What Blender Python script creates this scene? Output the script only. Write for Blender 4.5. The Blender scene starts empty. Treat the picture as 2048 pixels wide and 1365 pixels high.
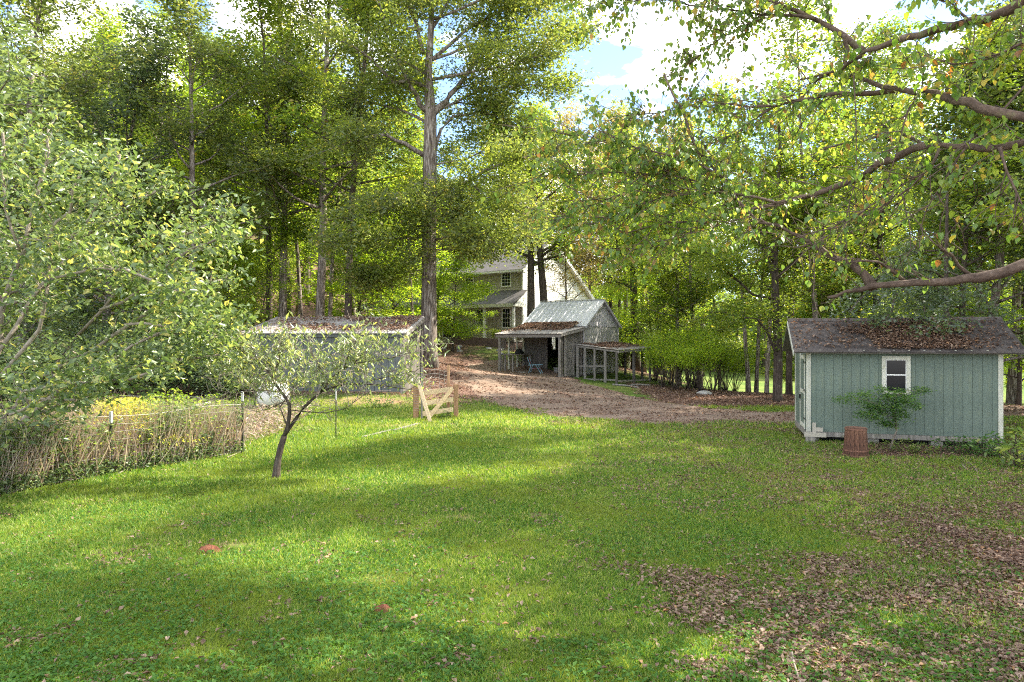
import bpy, math, random
import numpy as np
from mathutils import Vector, Matrix

# ------------------------------------------------------------------ camera, sky, sun, exposure
S = bpy.context.scene
COL = S.collection
rad = math.radians
CAMH, HY, FPX = 2.6, 680.0, 1365.0
cam_data = bpy.data.cameras.new('camera')
cam = bpy.data.objects.new('camera', cam_data)
COL.objects.link(cam)
cam.location = (0, 0, CAMH)
cam.rotation_euler = (rad(90), 0, 0)
cam_data.sensor_width = 36.0
cam_data.lens = 24.0
cam_data.shift_y = -0.0012
cam_data.clip_start = 0.1
cam_data.clip_end = 3000
S.camera = cam

SUN_EL, SUN_AZ = rad(43), math.atan2(0.34, 0.94)      # direction towards the sun: right and beyond
sun_dir = Vector((math.cos(SUN_EL) * math.cos(SUN_AZ), math.cos(SUN_EL) * math.sin(SUN_AZ), math.sin(SUN_EL)))
world = bpy.data.worlds.new('World')
S.world = world
world.use_nodes = True
wn, wl = world.node_tree.nodes, world.node_tree.links
for n in list(wn): wn.remove(n)
w_out = wn.new('ShaderNodeOutputWorld')
w_bg = wn.new('ShaderNodeBackground'); w_bg.inputs['Strength'].default_value = 0.15
sky = wn.new('ShaderNodeTexSky'); sky.sky_type = 'NISHITA'; sky.sun_disc = False
sky.sun_elevation = SUN_EL
sky.sun_rotation = math.pi / 2 - SUN_AZ
sky.air_density = 0.8; sky.dust_density = 0.1; sky.ozone_density = 2.2
w_tc = wn.new('ShaderNodeTexCoord')
w_map = wn.new('ShaderNodeMapping'); w_map.inputs['Scale'].default_value = (1.0, 1.0, 2.2); w_map.inputs['Location'].default_value = (0.35, 0.1, 0.2)
w_n = wn.new('ShaderNodeTexNoise'); w_n.inputs['Scale'].default_value = 3.2; w_n.inputs['Detail'].default_value = 7; w_n.inputs['Roughness'].default_value = 0.55
w_r = wn.new('ShaderNodeValToRGB')
w_r.color_ramp.elements[0].position = 0.46; w_r.color_ramp.elements[0].color = (0, 0, 0, 1)
w_r.color_ramp.elements[1].position = 0.575; w_r.color_ramp.elements[1].color = (1, 1, 1, 1)
w_mix = wn.new('ShaderNodeMix'); w_mix.data_type = 'RGBA'
w_mix.inputs[7].default_value = (9.5, 9.35, 9.3, 1)
wl.new(w_tc.outputs['Generated'], w_map.inputs['Vector']); wl.new(w_map.outputs[0], w_n.inputs['Vector'])
wl.new(w_n.outputs['Fac'], w_r.inputs['Fac']); wl.new(w_r.outputs['Color'], w_mix.inputs[0])
wl.new(sky.outputs['Color'], w_mix.inputs[6]); wl.new(w_mix.outputs[2], w_bg.inputs['Color'])
wl.new(w_bg.outputs[0], w_out.inputs['Surface'])

sun_data = bpy.data.lights.new('sun', 'SUN')
sun_data.energy = 5.0; sun_data.angle = rad(0.6); sun_data.color = (1.0, 0.93, 0.80)
sun = bpy.data.objects.new('sun', sun_data); COL.objects.link(sun)
sun.rotation_euler = sun_dir.to_track_quat('Z', 'Y').to_euler()
S.view_settings.view_transform = 'Standard'
S.view_settings.look = 'None'
S.view_settings.gamma = 1.0
S.view_settings.use_curve_mapping = False
S.view_settings.exposure = 1.8
S.view_settings.use_white_balance = True
S.view_settings.white_balance_temperature = 6650
S.cycles.use_denoising = False
S.cycles.pixel_filter_type = 'BLACKMAN_HARRIS'
S.cycles.filter_width = 1.1
S.cycles.max_bounces = 6
S.cycles.diffuse_bounces = 4
S.cycles.glossy_bounces = 2
S.cycles.transmission_bounces = 4
S.cycles.transparent_max_bounces = 4

R = random.Random(7)
NP = np.random.RandomState(11)

# ------------------------------------------------------------------ noise and terrain
def _hash(ix, iy, seed):
    n = (ix * 374761393 + iy * 668265263 + seed * 982451653) & 0x7fffffff
    n = ((n ^ (n >> 13)) * 1274126177) & 0x7fffffff
    return ((n ^ (n >> 16)) & 0xffff) / 65535.0
def vnoise(x, y, seed=0):
    x = np.asarray(x, float); y = np.asarray(y, float)
    ix, iy = np.floor(x).astype(np.int64), np.floor(y).astype(np.int64)
    fx, fy = x - ix, y - iy
    fx, fy = fx * fx * (3 - 2 * fx), fy * fy * (3 - 2 * fy)
    a, b = _hash(ix, iy, seed), _hash(ix + 1, iy, seed)
    c, d = _hash(ix, iy + 1, seed), _hash(ix + 1, iy + 1, seed)
    return (a * (1 - fx) + b * fx) * (1 - fy) + (c * (1 - fx) + d * fx) * fy
def fbm(x, y, seed=0, octv=4):
    s, amp, f = 0, 0.5, 1.0
    for i in range(octv):
        s = s + amp * vnoise(np.asarray(x) * f, np.asarray(y) * f, seed + i * 17); amp *= 0.5; f *= 2.03
    return s / (1 - 0.5 ** octv)

CTRL = [(0, -30, 0), (-30, -20, 0), (30, -20, 0), (0, 4, 0), (-8, 5, 0), (8, 5, .0), (0, 12, 0), (-8, 12, 0), (-5, 16, 0), (8, 12, 0), (0, 18, 0), (-16, 16, -.1), (-20, 8, 0), (20, 10, 0),
        (7.5, 17.4, .02), (12, 16, .0), (5, 21, 0), (0, 22, 0), (-3.3, 22, .05), (-7, 22, .1), (-12, 24, .1), (0, 24, .03), (3, 23, 0), (9, 21, .0), (14, 23, 0),
        (-4.3, 25.3, .55), (-10, 26, .6), (-7, 24.2, .3), (-5, 30, 1.0), (-14, 30, .8), (2.6, 36.3, .69), (-.8, 38.6, .64), (1.5, 30, .30), (-1.5, 28, .38), (4.1, 38.7, .6), (6.6, 42.6, .55),
        (-4, 33, 1.38), (-6, 38, 1.7), (-3, 43, 2.0), (0.5, 46, 2.15), (-5, 50, 2.3), (-12, 52, 2.4), (-18, 45, 2.2), (3, 47, 1.95),
        (4.2, 37, .30), (5.7, 36.4, .22), (8.7, 40.5, .0), (6.8, 33, .02), (9, 28, -.02), (11.2, 29, 0), (13, 34, -.1), (10, 36, -.05), (16, 30, -.1), (22, 30, -.2),
        (14, 44, -.8), (20, 50, -1.6), (30, 60, -2.2), (25, 80, -2.2), (45, 75, -2.4), (60, 60, -2), (12, 60, -.6), (10, 90, 0), (40, 100, -1.5), (70, 110, -1),
        (-20, 70, 6), (-40, 60, 7), (-35, 40, 2.5), (-30, 90, 15), (-70, 90, 22), (-5, 80, 5), (-5, 110, 9), (-60, 130, 30), (0, 150, 9), (60, 160, 2), (-120, 100, 28), (120, 100, 0),
        (-200, 200, 40), (200, 200, 0), (0, 300, 12), (-40, 10, 0), (40, 10, 0), (-100, 0, 4), (100, 0, 0)]
CP = np.array(CTRL, float)
def _tps(d2): return 0.5 * d2 * np.log(d2 + 1e-9)
_d2 = ((CP[:, None, :2] - CP[None, :, :2]) ** 2).sum(2)
_K = _tps(_d2) + np.eye(len(CP)) * 8.0
_P = np.hstack([np.ones((len(CP), 1)), CP[:, :2]])
_A = np.block([[_K, _P], [_P.T, np.zeros((3, 3))]])
_W = np.linalg.solve(_A, np.concatenate([CP[:, 2], np.zeros(3)]))
def hgt(x, y):
    x = np.asarray(x, float); y = np.asarray(y, float)
    shp = x.shape; xf, yf = x.ravel(), y.ravel()
    out = np.empty(xf.size)
    for i in range(0, xf.size, 40000):
        a, b = xf[i:i + 40000], yf[i:i + 40000]
        d2 = (a[:, None] - CP[None, :, 0]) ** 2 + (b[:, None] - CP[None, :, 1]) ** 2
        out[i:i + 40000] = _tps(d2) @ _W[:-3] + _W[-3] + _W[-2] * a + _W[-1] * b
    out = out + 0.05 * (fbm(xf * .45, yf * .45, 3, 3) - .5) * np.clip((yf - 2) / 10, .3, 1)
    return out.reshape(shp)
def gz(x, y): return float(hgt(np.array([x]), np.array([y]))[0])
def px(x, y, Y):          # a point of the place seen at photo pixel (x, y) at distance Y
    return Vector(((x - 1024) / FPX * Y, Y, CAMH - (y - HY) / FPX * Y))
def gx(x, Y): return (x - 1024) / FPX * Y

# ------------------------------------------------------------------ materials
def new_mat(name):
    m = bpy.data.materials.new(name); m.use_nodes = True
    nt = m.node_tree
    for n in list(nt.nodes): nt.nodes.remove(n)
    out = nt.nodes.new('ShaderNodeOutputMaterial')
    return m, nt, out
def ramp(nt, stops):
    r = nt.nodes.new('ShaderNodeValToRGB'); cr = r.color_ramp
    while len(cr.elements) < len(stops): cr.elements.new(0.5)
    for e, (p, c) in zip(cr.elements, stops): e.position = p; e.color = (*c, 1)
    return r
def mixc(nt, fac, a, b, mode='MIX'):
    m = nt.nodes.new('ShaderNodeMix'); m.data_type = 'RGBA'; m.blend_type = mode
    for s, v in ((0, fac), (6, a), (7, b)):
        if isinstance(v, (int, float)): m.inputs[s].default_value = v
        elif isinstance(v, tuple): m.inputs[s].default_value = (*v, 1)
        else: nt.links.new(v, m.inputs[s])
    return m.outputs[2]
def noise(nt, scale, detail=4, vec=None, stretch=None, coord='Object', rough=.6):
    t = nt.nodes.new('ShaderNodeTexNoise'); t.inputs['Scale'].default_value = scale; t.inputs['Detail'].default_value = detail; t.inputs['Roughness'].default_value = rough
    tc = nt.nodes.new('ShaderNodeTexCoord'); mp = nt.nodes.new('ShaderNodeMapping')
    if stretch: mp.inputs['Scale'].default_value = stretch
    if coord == 'World':
        g = nt.nodes.new('ShaderNodeNewGeometry'); nt.links.new(g.outputs['Position'], mp.inputs['Vector'])
    else: nt.links.new(tc.outputs[coord], mp.inputs['Vector'])
    nt.links.new(mp.outputs[0], t.inputs['Vector'])
    return t.outputs['Fac']
def surf(name, stops, scale=3, stretch=None, rough=.8, bump=.3, bscale=30, bstretch=None, metallic=0, extra=None, spec=.3, objvar=0.12, coord='Object'):
    """a weathered painted / wooden / mineral surface: coloured by two noises, with fine relief"""
    m, nt, out = new_mat(name)
    b = nt.nodes.new('ShaderNodeBsdfPrincipled')
    f = noise(nt, scale, 6, stretch=stretch, coord=coord)
    r = ramp(nt, stops); nt.links.new(f, r.inputs[0])
    col = r.outputs[0]
    f2 = noise(nt, bscale, 5, stretch=bstretch or stretch, coord=coord)
    r2 = ramp(nt, [(.3, (.72, .72, .72)), (.7, (1.15, 1.15, 1.15))]); nt.links.new(f2, r2.inputs[0])
    col = mixc(nt, 1.0, col, r2.outputs[0], 'MULTIPLY')
    if objvar:
        oi = nt.nodes.new('ShaderNodeObjectInfo')
        r3 = ramp(nt, [(0, (1 - objvar,) * 3), (1, (1 + objvar,) * 3)]); nt.links.new(oi.outputs['Random'], r3.inputs[0])
        col = mixc(nt, 1.0, col, r3.outputs[0], 'MULTIPLY')
    if extra:           # (stops, scale, stretch, low, high): a stain of its own shape
        ec, es, est, lo, hi = extra
        fe = noise(nt, es, 5, stretch=est, coord=coord)
        re = ramp(nt, [(lo, (0, 0, 0)), (hi, (1, 1, 1))]); nt.links.new(fe, re.inputs[0])
        col = mixc(nt, re.outputs[0], col, ec)
    nt.links.new(col, b.inputs['Base Color'])
    b.inputs['Roughness'].default_value = rough; b.inputs['Metallic'].default_value = metallic
    b.inputs['Specular IOR Level'].default_value = spec
    if bump:
        bp = nt.nodes.new('ShaderNodeBump'); bp.inputs['Strength'].default_value = bump; bp.inputs['Distance'].default_value = .02
        nt.links.new(f2, bp.inputs['Height']); nt.links.new(bp.outputs[0], b.inputs['Normal'])
    nt.links.new(b.outputs[0], out.inputs[0])
    return m
def leaf_mat(name, stops, trans=None, rough=.42, spec=.5, tfac=.45, patch=None, pscale=.5, var=.25):
    """leaf: per-leaf random colour from the ramp, translucent so that it glows against the sun"""
    m, nt, out = new_mat(name)
    g = nt.nodes.new('ShaderNodeNewGeometry')
    r = ramp(nt, stops); nt.links.new(g.outputs['Random Per Island'], r.inputs[0])
    col = r.outputs[0]
    if patch:
        f = noise(nt, pscale, 3, coord='World'); rp = ramp(nt, [(.45, (0, 0, 0)), (.7, (1, 1, 1))]); nt.links.new(f, rp.inputs[0])
        col = mixc(nt, rp.outputs[0], col, patch)
    oi = nt.nodes.new('ShaderNodeObjectInfo')
    r3 = ramp(nt, [(0, (1 - var, 1 - var * .8, 1 - var)), (1, (1 + var, 1 + var, 1))]); nt.links.new(oi.outputs['Random'], r3.inputs[0])
    col = mixc(nt, 1.0, col, r3.outputs[0], 'MULTIPLY')
    b = nt.nodes.new('ShaderNodeBsdfPrincipled'); nt.links.new(col, b.inputs['Base Color'])
    b.inputs['Roughness'].default_value = rough; b.inputs['Specular IOR Level'].default_value = spec
    t = nt.nodes.new('ShaderNodeBsdfTranslucent')
    tc = mixc(nt, 1.0, col, trans or (2.6, 2.35, 1.1), 'MULTIPLY')
    nt.links.new(tc, t.inputs['Color'])
    ms = nt.nodes.new('ShaderNodeMixShader'); ms.inputs[0].default_value = min(.6, tfac * 1.15)
    nt.links.new(b.outputs[0], ms.inputs[1]); nt.links.new(t.outputs[0], ms.inputs[2]); nt.links.new(ms.outputs[0], out.inputs[0])
    return m

MT = {}
MT['oak_leaf'] = leaf_mat('oak_leaf', [(0, (.060, .086, .045)), (.5, (.095, .128, .060)), (.85, (.145, .175, .07)), (1, (.22, .20, .085))], patch=(.12, .17, .035))
MT['dark_leaf'] = leaf_mat('dark_leaf', [(0, (.060, .095, .060)), (.6, (.095, .14, .085)), (1, (.15, .20, .115))], tfac=.38, rough=.32, spec=.8)
MT['lime_leaf'] = leaf_mat('lime_leaf', [(0, (.10, .17, .025)), (.6, (.15, .24, .03)), (1, (.25, .30, .04))], tfac=.55, rough=.5)
MT['mid_leaf'] = leaf_mat('mid_leaf', [(0, (.07, .12, .03)), (.6, (.11, .18, .04)), (.93, (.19, .24, .05)), (1, (.30, .20, .06))], tfac=.48, patch=(.16, .20, .04))
MT['peach_leaf'] = leaf_mat('peach_leaf', [(0, (.055, .09, .045)), (.6, (.10, .145, .07)), (.9, (.20, .24, .11)), (1, (.34, .30, .12))], trans=(2.3, 2.2, 1.1), tfac=.38, rough=.36, spec=.6)
MT['willow_leaf'] = leaf_mat('narrow_peach_leaf', [(0, (.11, .15, .08)), (.6, (.19, .235, .13)), (.9, (.28, .31, .16)), (1, (.42, .38, .13))], tfac=.3, rough=.35, spec=.8, trans=(2.0, 2.0, 1.0))
MT['mulberry_leaf'] = leaf_mat('mulberry_leaf', [(0, (.08, .15, .045)), (.5, (.13, .21, .055)), (.86, (.21, .27, .06)), (.94, (.32, .27, .07)), (1, (.24, .13, .07))], tfac=.42, rough=.4, var=.1)
MT['dead_leaf'] = leaf_mat('dead_leaf', [(0, (.09, .055, .042)), (.45, (.19, .122, .094)), (.8, (.29, .20, .155)), (.95, (.38, .28, .22)), (1, (.38, .19, .08))], trans=(1.2, .9, .7), tfac=.15, rough=.7, spec=.25, var=.1)
MT['sparse_leaf'] = leaf_mat('sparse_leaf', [(0, (.14, .12, .07)), (.5, (.20, .18, .08)), (1, (.28, .22, .12))], tfac=.35, rough=.5)
MT['nandina_leaf'] = leaf_mat('nandina_leaf', [(0, (.04, .10, .035)), (.6, (.08, .17, .05)), (1, (.16, .26, .07))], tfac=.4, var=.1)
MT['grass'] = leaf_mat('grass_blade', [(0, (.045, .105, .015)), (.4, (.10, .20, .028)), (.75, (.19, .30, .05)), (1, (.44, .42, .17))], tfac=.42, rough=.5, spec=.35, patch=(.17, .22, .035), pscale=.55, trans=(1.8, 1.7, .7), var=0)
MT['weed'] = leaf_mat('broad_weed', [(0, (.04, .11, .02)), (.6, (.07, .17, .03)), (1, (.12, .23, .05))], tfac=.35, rough=.65, spec=.2, trans=(1.8, 1.7, .8), var=0)
MT['dry_stalk'] = leaf_mat('dry_stalk', [(0, (.22, .155, .135)), (.5, (.41, .315, .28)), (.8, (.60, .51, .46)), (1, (.28, .32, .14))], tfac=.3, rough=.7, trans=(1.2, 1.1, .8), var=.05)
MT['weed_green'] = leaf_mat('weed_green', [(0, (.075, .135, .045)), (.6, (.14, .21, .065)), (1, (.28, .32, .10))], tfac=.45, var=.05)
MT['goldenrod'] = leaf_mat('goldenrod_leaf', [(0, (.22, .26, .05)), (.6, (.42, .42, .09)), (1, (.55, .48, .14))], tfac=.45, var=.05)
MT['bark'] = surf('bark', [(.35, (.06, .045, .036)), (.5, (.19, .155, .13)), (.65, (.40, .36, .32))], 5, (3, 3, .4), .9, 1.0, 12, (3, 3, .35), spec=.15)
MT['bark_dark'] = surf('bark_dark', [(.3, (.035, .028, .023)), (.55, (.09, .07, .058)), (.8, (.17, .15, .13))], 6, (3, 3, .6), .9, .8, 20, (3, 3, .5), spec=.15, extra=((.20, .23, .16), 3, None, .62, .7))
MT['bark_grey'] = surf('bark_grey', [(.3, (.16, .13, .10)), (.6, (.28, .24, .20)), (.8, (.36, .33, .29))], 7, (1, 1, 1), .85, .6, 40, None, spec=.2, extra=((.13, .15, .05), 5, None, .6, .72))
MT['bark_red'] = surf('bark_red', [(.3, (.075, .052, .042)), (.6, (.16, .115, .09)), (.8, (.30, .25, .21))], 9, (1, 1, 1), .9, .9, 40, None, spec=.15, extra=((.16, .17, .07), 4, None, .6, .75))
MT['old_wood'] = surf('old_wood', [(.3, (.14, .13, .115)), (.6, (.26, .24, .215)), (.8, (.40, .37, .335))], 4, (3, 3, .7), .85, .2, 8, (3, 3, .6), extra=((.10, .11, .06), 2, None, .62, .8))
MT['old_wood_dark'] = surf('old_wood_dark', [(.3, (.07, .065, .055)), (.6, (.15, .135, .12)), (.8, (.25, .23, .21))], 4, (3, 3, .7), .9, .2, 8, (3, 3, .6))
MT['new_wood'] = surf('new_wood', [(.3, (.46, .34, .20)), (.6, (.62, .48, .31)), (.8, (.70, .58, .41))], 3, (6, 6, 6), .7, .2, 40, (8, 8, 8))
MT['treated_wood'] = surf('treated_wood', [(.3, (.24, .13, .07)), (.6, (.38, .23, .13)), (.8, (.46, .33, .22))], 4, (6, 6, .7), .8, .3, 30, (8, 8, .7))
MT['teal_paint'] = surf('teal_paint', [(.3, (.12, .16, .132)), (.6, (.148, .192, .160)), (.8, (.18, .225, .19))], 2.5, (3, 3, .6), .7, .35, 60, (6, 6, 1), extra=((.16, .19, .13), 2.2, (2, 2, .7), .54, .75), objvar=.07)
MT['cream_trim'] = surf('cream_trim', [(.3, (.42, .42, .35)), (.6, (.56, .56, .48)), (.8, (.66, .66, .59))], 3, (4, 4, .8), .7, .2, 40, extra=((.28, .27, .18), 5, (3, 3, .8), .62, .75))
MT['white_paint'] = surf('white_paint', [(.3, (.70, .70, .68)), (.7, (.80, .80, .78))], 3, None, .6, .1, 30, objvar=.03)
MT['shingle'] = surf('asphalt_shingle', [(.3, (.050, .043, .040)), (.6, (.088, .077, .072)), (.8, (.13, .115, .108))], 6, None, .95, .5, 120, extra=((.13, .14, .03), 1.6, None, .66, .74), objvar=.3, spec=.15)
MT['house_shingle'] = surf('house_shingle', [(.3, (.10, .095, .095)), (.7, (.17, .16, .165))], 2, (1, 1, 4), .95, .3, 20, spec=.15)
MT['tin'] = surf('tin_roof', [(.3, (.44, .45, .45)), (.6, (.58, .59, .59)), (.8, (.68, .69, .69))], 2, (1, 3, 3), .5, .1, 25, metallic=.35, extra=((.22, .20, .17), 3, None, .66, .8), objvar=.06, spec=.5)
MT['rust_tin'] = surf('weathered_tin', [(.3, (.20, .18, .16)), (.6, (.36, .34, .32)), (.8, (.48, .46, .44))], 3, (1, 3, 3), .7, .1, 10, metallic=.15, extra=((.14, .075, .05), 2.5, None, .52, .68), objvar=.15)
MT['plywood'] = surf('weathered_plywood', [(.3, (.40, .385, .41)), (.6, (.50, .485, .51)), (.8, (.58, .565, .58))], 1.2, (2, 2, .7), .85, .1, 7, extra=((.13, .125, .125), 2.5, (4, 4, .8), .60, .72))
MT['mossy_ply'] = surf('mossy_plywood', [(.3, (.27, .27, .22)), (.6, (.42, .41, .41)), (.8, (.52, .50, .52))], 2.0, (2, 2, .8), .9, .1, 7, extra=((.12, .13, .07), 2.2, (3, 3, .6), .54, .68))
MT['gray_blue'] = surf('grey_blue_board', [(.3, (.075, .085, .088)), (.6, (.12, .132, .136)), (.8, (.18, .192, .194))], 3, (3, 3, .6), .85, .2, 9, objvar=.14)
MT['concrete'] = surf('concrete', [(.3, (.18, .17, .15)), (.6, (.28, .27, .245)), (.8, (.38, .37, .34))], 3, None, .9, .3, 40, extra=((.17, .19, .12), 2, None, .58, .72))
MT['pale_tank'] = surf('pale_tank', [(.3, (.48, .48, .46)), (.7, (.62, .62, .60))], 2, None, .6, .1, 20, extra=((.32, .32, .26), 3, None, .6, .75))
MT['siding_tan'] = surf('tan_siding', [(.3, (.37, .34, .285)), (.7, (.43, .40, .34))], 1, None, .7, .05, 30, objvar=0)
MT['siding_white'] = surf('white_siding', [(.3, (.66, .66, .64)), (.7, (.74, .74, .72))], 1, None, .65, .05, 30, objvar=0)
MT['brick'] = surf('brick_base', [(.3, (.09, .06, .05)), (.7, (.17, .115, .095))], 6, None, .9, .2, 30)
MT['barrel_wood'] = surf('rusty_barrel_wood', [(.3, (.05, .025, .018)), (.5, (.13, .06, .038)), (.75, (.25, .13, .08))], 6, (5, 5, 1), .75, .5, 40, (6, 6, 1), extra=((.06, .035, .03), 4, None, .6, .75), objvar=.18)
MT['rust'] = surf('rusty_iron', [(.3, (.11, .05, .035)), (.7, (.24, .12, .08))], 12, None, .8, .4, 60)
MT['black_metal'] = surf('black_metal', [(.3, (.015, .018, .016)), (.7, (.035, .04, .036))], 8, None, .6, .1, 40)
MT['wire'] = surf('galvanised_wire', [(.3, (.30, .29, .27)), (.7, (.46, .45, .43))], 8, None, .5, 0, 40, metallic=.4)
MT['blue_metal'] = surf('faded_blue_paint', [(.3, (.12, .24, .30)), (.7, (.20, .34, .40))], 8, None, .5, .1, 40)
MT['red_slat'] = surf('faded_red_slat', [(.3, (.22, .08, .10)), (.7, (.32, .13, .15))], 8, None, .6, .1, 40)
MT['pale_plastic'] = surf('pale_plastic', [(.3, (.38, .38, .36)), (.7, (.46, .46, .44))], 4, None, .5, 0, 20)
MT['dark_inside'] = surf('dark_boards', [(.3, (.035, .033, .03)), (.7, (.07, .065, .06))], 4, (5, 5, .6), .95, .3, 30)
MT['red_clay'] = surf('red_clay', [(.3, (.13, .05, .03)), (.6, (.24, .10, .06)), (.8, (.32, .16, .10))], 14, None, 1, .9, 60, coord='World', objvar=.05, spec=.1)
MT['gravel'] = surf('gravel', [(.25, (.13, .085, .06)), (.5, (.22, .16, .12)), (.8, (.32, .25, .195))], .9, (1, 1, 1), .95, .8, 28, None, coord='World', extra=((.17, .10, .075), 1.4, None, .54, .68), objvar=0, spec=.15)
MT['rock'] = surf('pale_rock', [(.3, (.28, .27, .25)), (.7, (.46, .45, .43))], 4, None, .9, .5, 20)
def glass_mat():
    m, nt, out = new_mat('dark_window_glass')
    b = nt.nodes.new('ShaderNodeBsdfPrincipled'); b.inputs['Base Color'].default_value = (.012, .015, .018, 1)
    b.inputs['Roughness'].default_value = .12; b.inputs['Specular IOR Level'].default_value = .2
    nt.links.new(b.outputs[0], out.inputs[0]); return m
MT['glass'] = glass_mat()
def ground_mat():
    m, nt, out = new_mat('ground_soil_and_thatch')
    at = nt.nodes.new('ShaderNodeVertexColor'); at.layer_name = 'cover'
    sp = nt.nodes.new('ShaderNodeSeparateColor'); nt.links.new(at.outputs['Color'], sp.inputs[0])
    f1 = noise(nt, 1.1, 6, coord='World'); f2 = noise(nt, 18, 5, coord='World'); f3 = noise(nt, 90, 3, coord='World')
    g = ramp(nt, [(.3, (.055, .105, .018)), (.5, (.09, .15, .028)), (.7, (.15, .19, .05))]); nt.links.new(f1, g.inputs[0])
    gm = ramp(nt, [(.35, (.5, .5, .5)), (.65, (1.35, 1.35, 1.3))]); nt.links.new(f2, gm.inputs[0])
    green = mixc(nt, 1.0, g.outputs[0], gm.outputs[0], 'MULTIPLY')
    d = ramp(nt, [(.3, (.085, .05, .038)), (.55, (.17, .105, .08)), (.75, (.27, .18, .14))]); nt.links.new(f2, d.inputs[0])
    dm = ramp(nt, [(.35, (.6, .6, .6)), (.65, (1.3, 1.3, 1.3))]); nt.links.new(f3, dm.inputs[0])
    dirt = mixc(nt, 1.0, d.outputs[0], dm.outputs[0], 'MULTIPLY')
    thr = nt.nodes.new('ShaderNodeMath'); thr.operation = 'ADD'; nt.links.new(sp.outputs[0], thr.inputs[0])
    sb = nt.nodes.new('ShaderNodeMath'); sb.operation = 'MULTIPLY_ADD'; sb.inputs[1].default_value = .9; sb.inputs[2].default_value = -.45
    nt.links.new(f2, sb.inputs[0]); nt.links.new(sb.outputs[0], thr.inputs[1])
    mr = ramp(nt, [(.35, (0, 0, 0)), (.65, (1, 1, 1))]); nt.links.new(thr.outputs[0], mr.inputs[0])
    col = mixc(nt, mr.outputs[0], green, dirt)
    clay = mixc(nt, 1.0, (.30, .18, .11), dm.outputs[0], 'MULTIPLY')
    col = mixc(nt, sp.outputs[1], col, clay)
    dry = mixc(nt, 1.0, (.24, .25, .075), gm.outputs[0], 'MULTIPLY')
    col = mixc(nt, sp.outputs[2], col, dry)
    b = nt.nodes.new('ShaderNodeBsdfPrincipled'); nt.links.new(col, b.inputs['Base Color'])
    b.inputs['Roughness'].default_value = 1; b.inputs['Specular IOR Level'].default_value = .1
    bp = nt.nodes.new('ShaderNodeBump'); bp.inputs['Strength'].default_value = .8; bp.inputs['Distance'].default_value = .04
    nt.links.new(f2, bp.inputs['Height']); nt.links.new(bp.outputs[0], b.inputs['Normal'])
    nt.links.new(b.outputs[0], out.inputs[0]); return m
MT['ground'] = ground_mat()

# ------------------------------------------------------------------ mesh helpers
def tag(o, label=None, cat=None, group=None, kind=None):
    if label: o['label'] = label
    if cat: o['category'] = cat
    if group: o['group'] = group
    if kind: o['kind'] = kind
    return o
def link(o, parent=None):
    COL.objects.link(o)
    if parent is not None: o.parent = parent
    return o
def empty(name, loc=(0, 0, 0), rz=0, **kw):
    o = bpy.data.objects.new(name, None); o.empty_display_size = .3
    o.location = loc; o.rotation_euler = (0, 0, rz); link(o); tag(o, **kw); return o
def np_mesh(name, V, F, mat, parent=None, smooth=False, k=None):
    """V (n,3), F (m,k) arrays -> one mesh object"""
    me = bpy.data.meshes.new(name)
    V = np.ascontiguousarray(V, dtype=np.float32); F = np.ascontiguousarray(F, dtype=np.int32)
    me.vertices.add(len(V)); me.vertices.foreach_set('co', V.ravel())
    kk = F.shape[1]
    me.loops.add(F.size); me.loops.foreach_set('vertex_index', F.ravel())
    me.polygons.add(len(F)); me.polygons.foreach_set('loop_start', np.arange(0, F.size, kk, dtype=np.int32))
    if smooth: me.polygons.foreach_set('use_smooth', np.ones(len(F), dtype=bool))
    me.materials.append(mat); me.update(calc_edges=True)
    o = bpy.data.objects.new(name, me)
    return link(o, parent)
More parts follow.
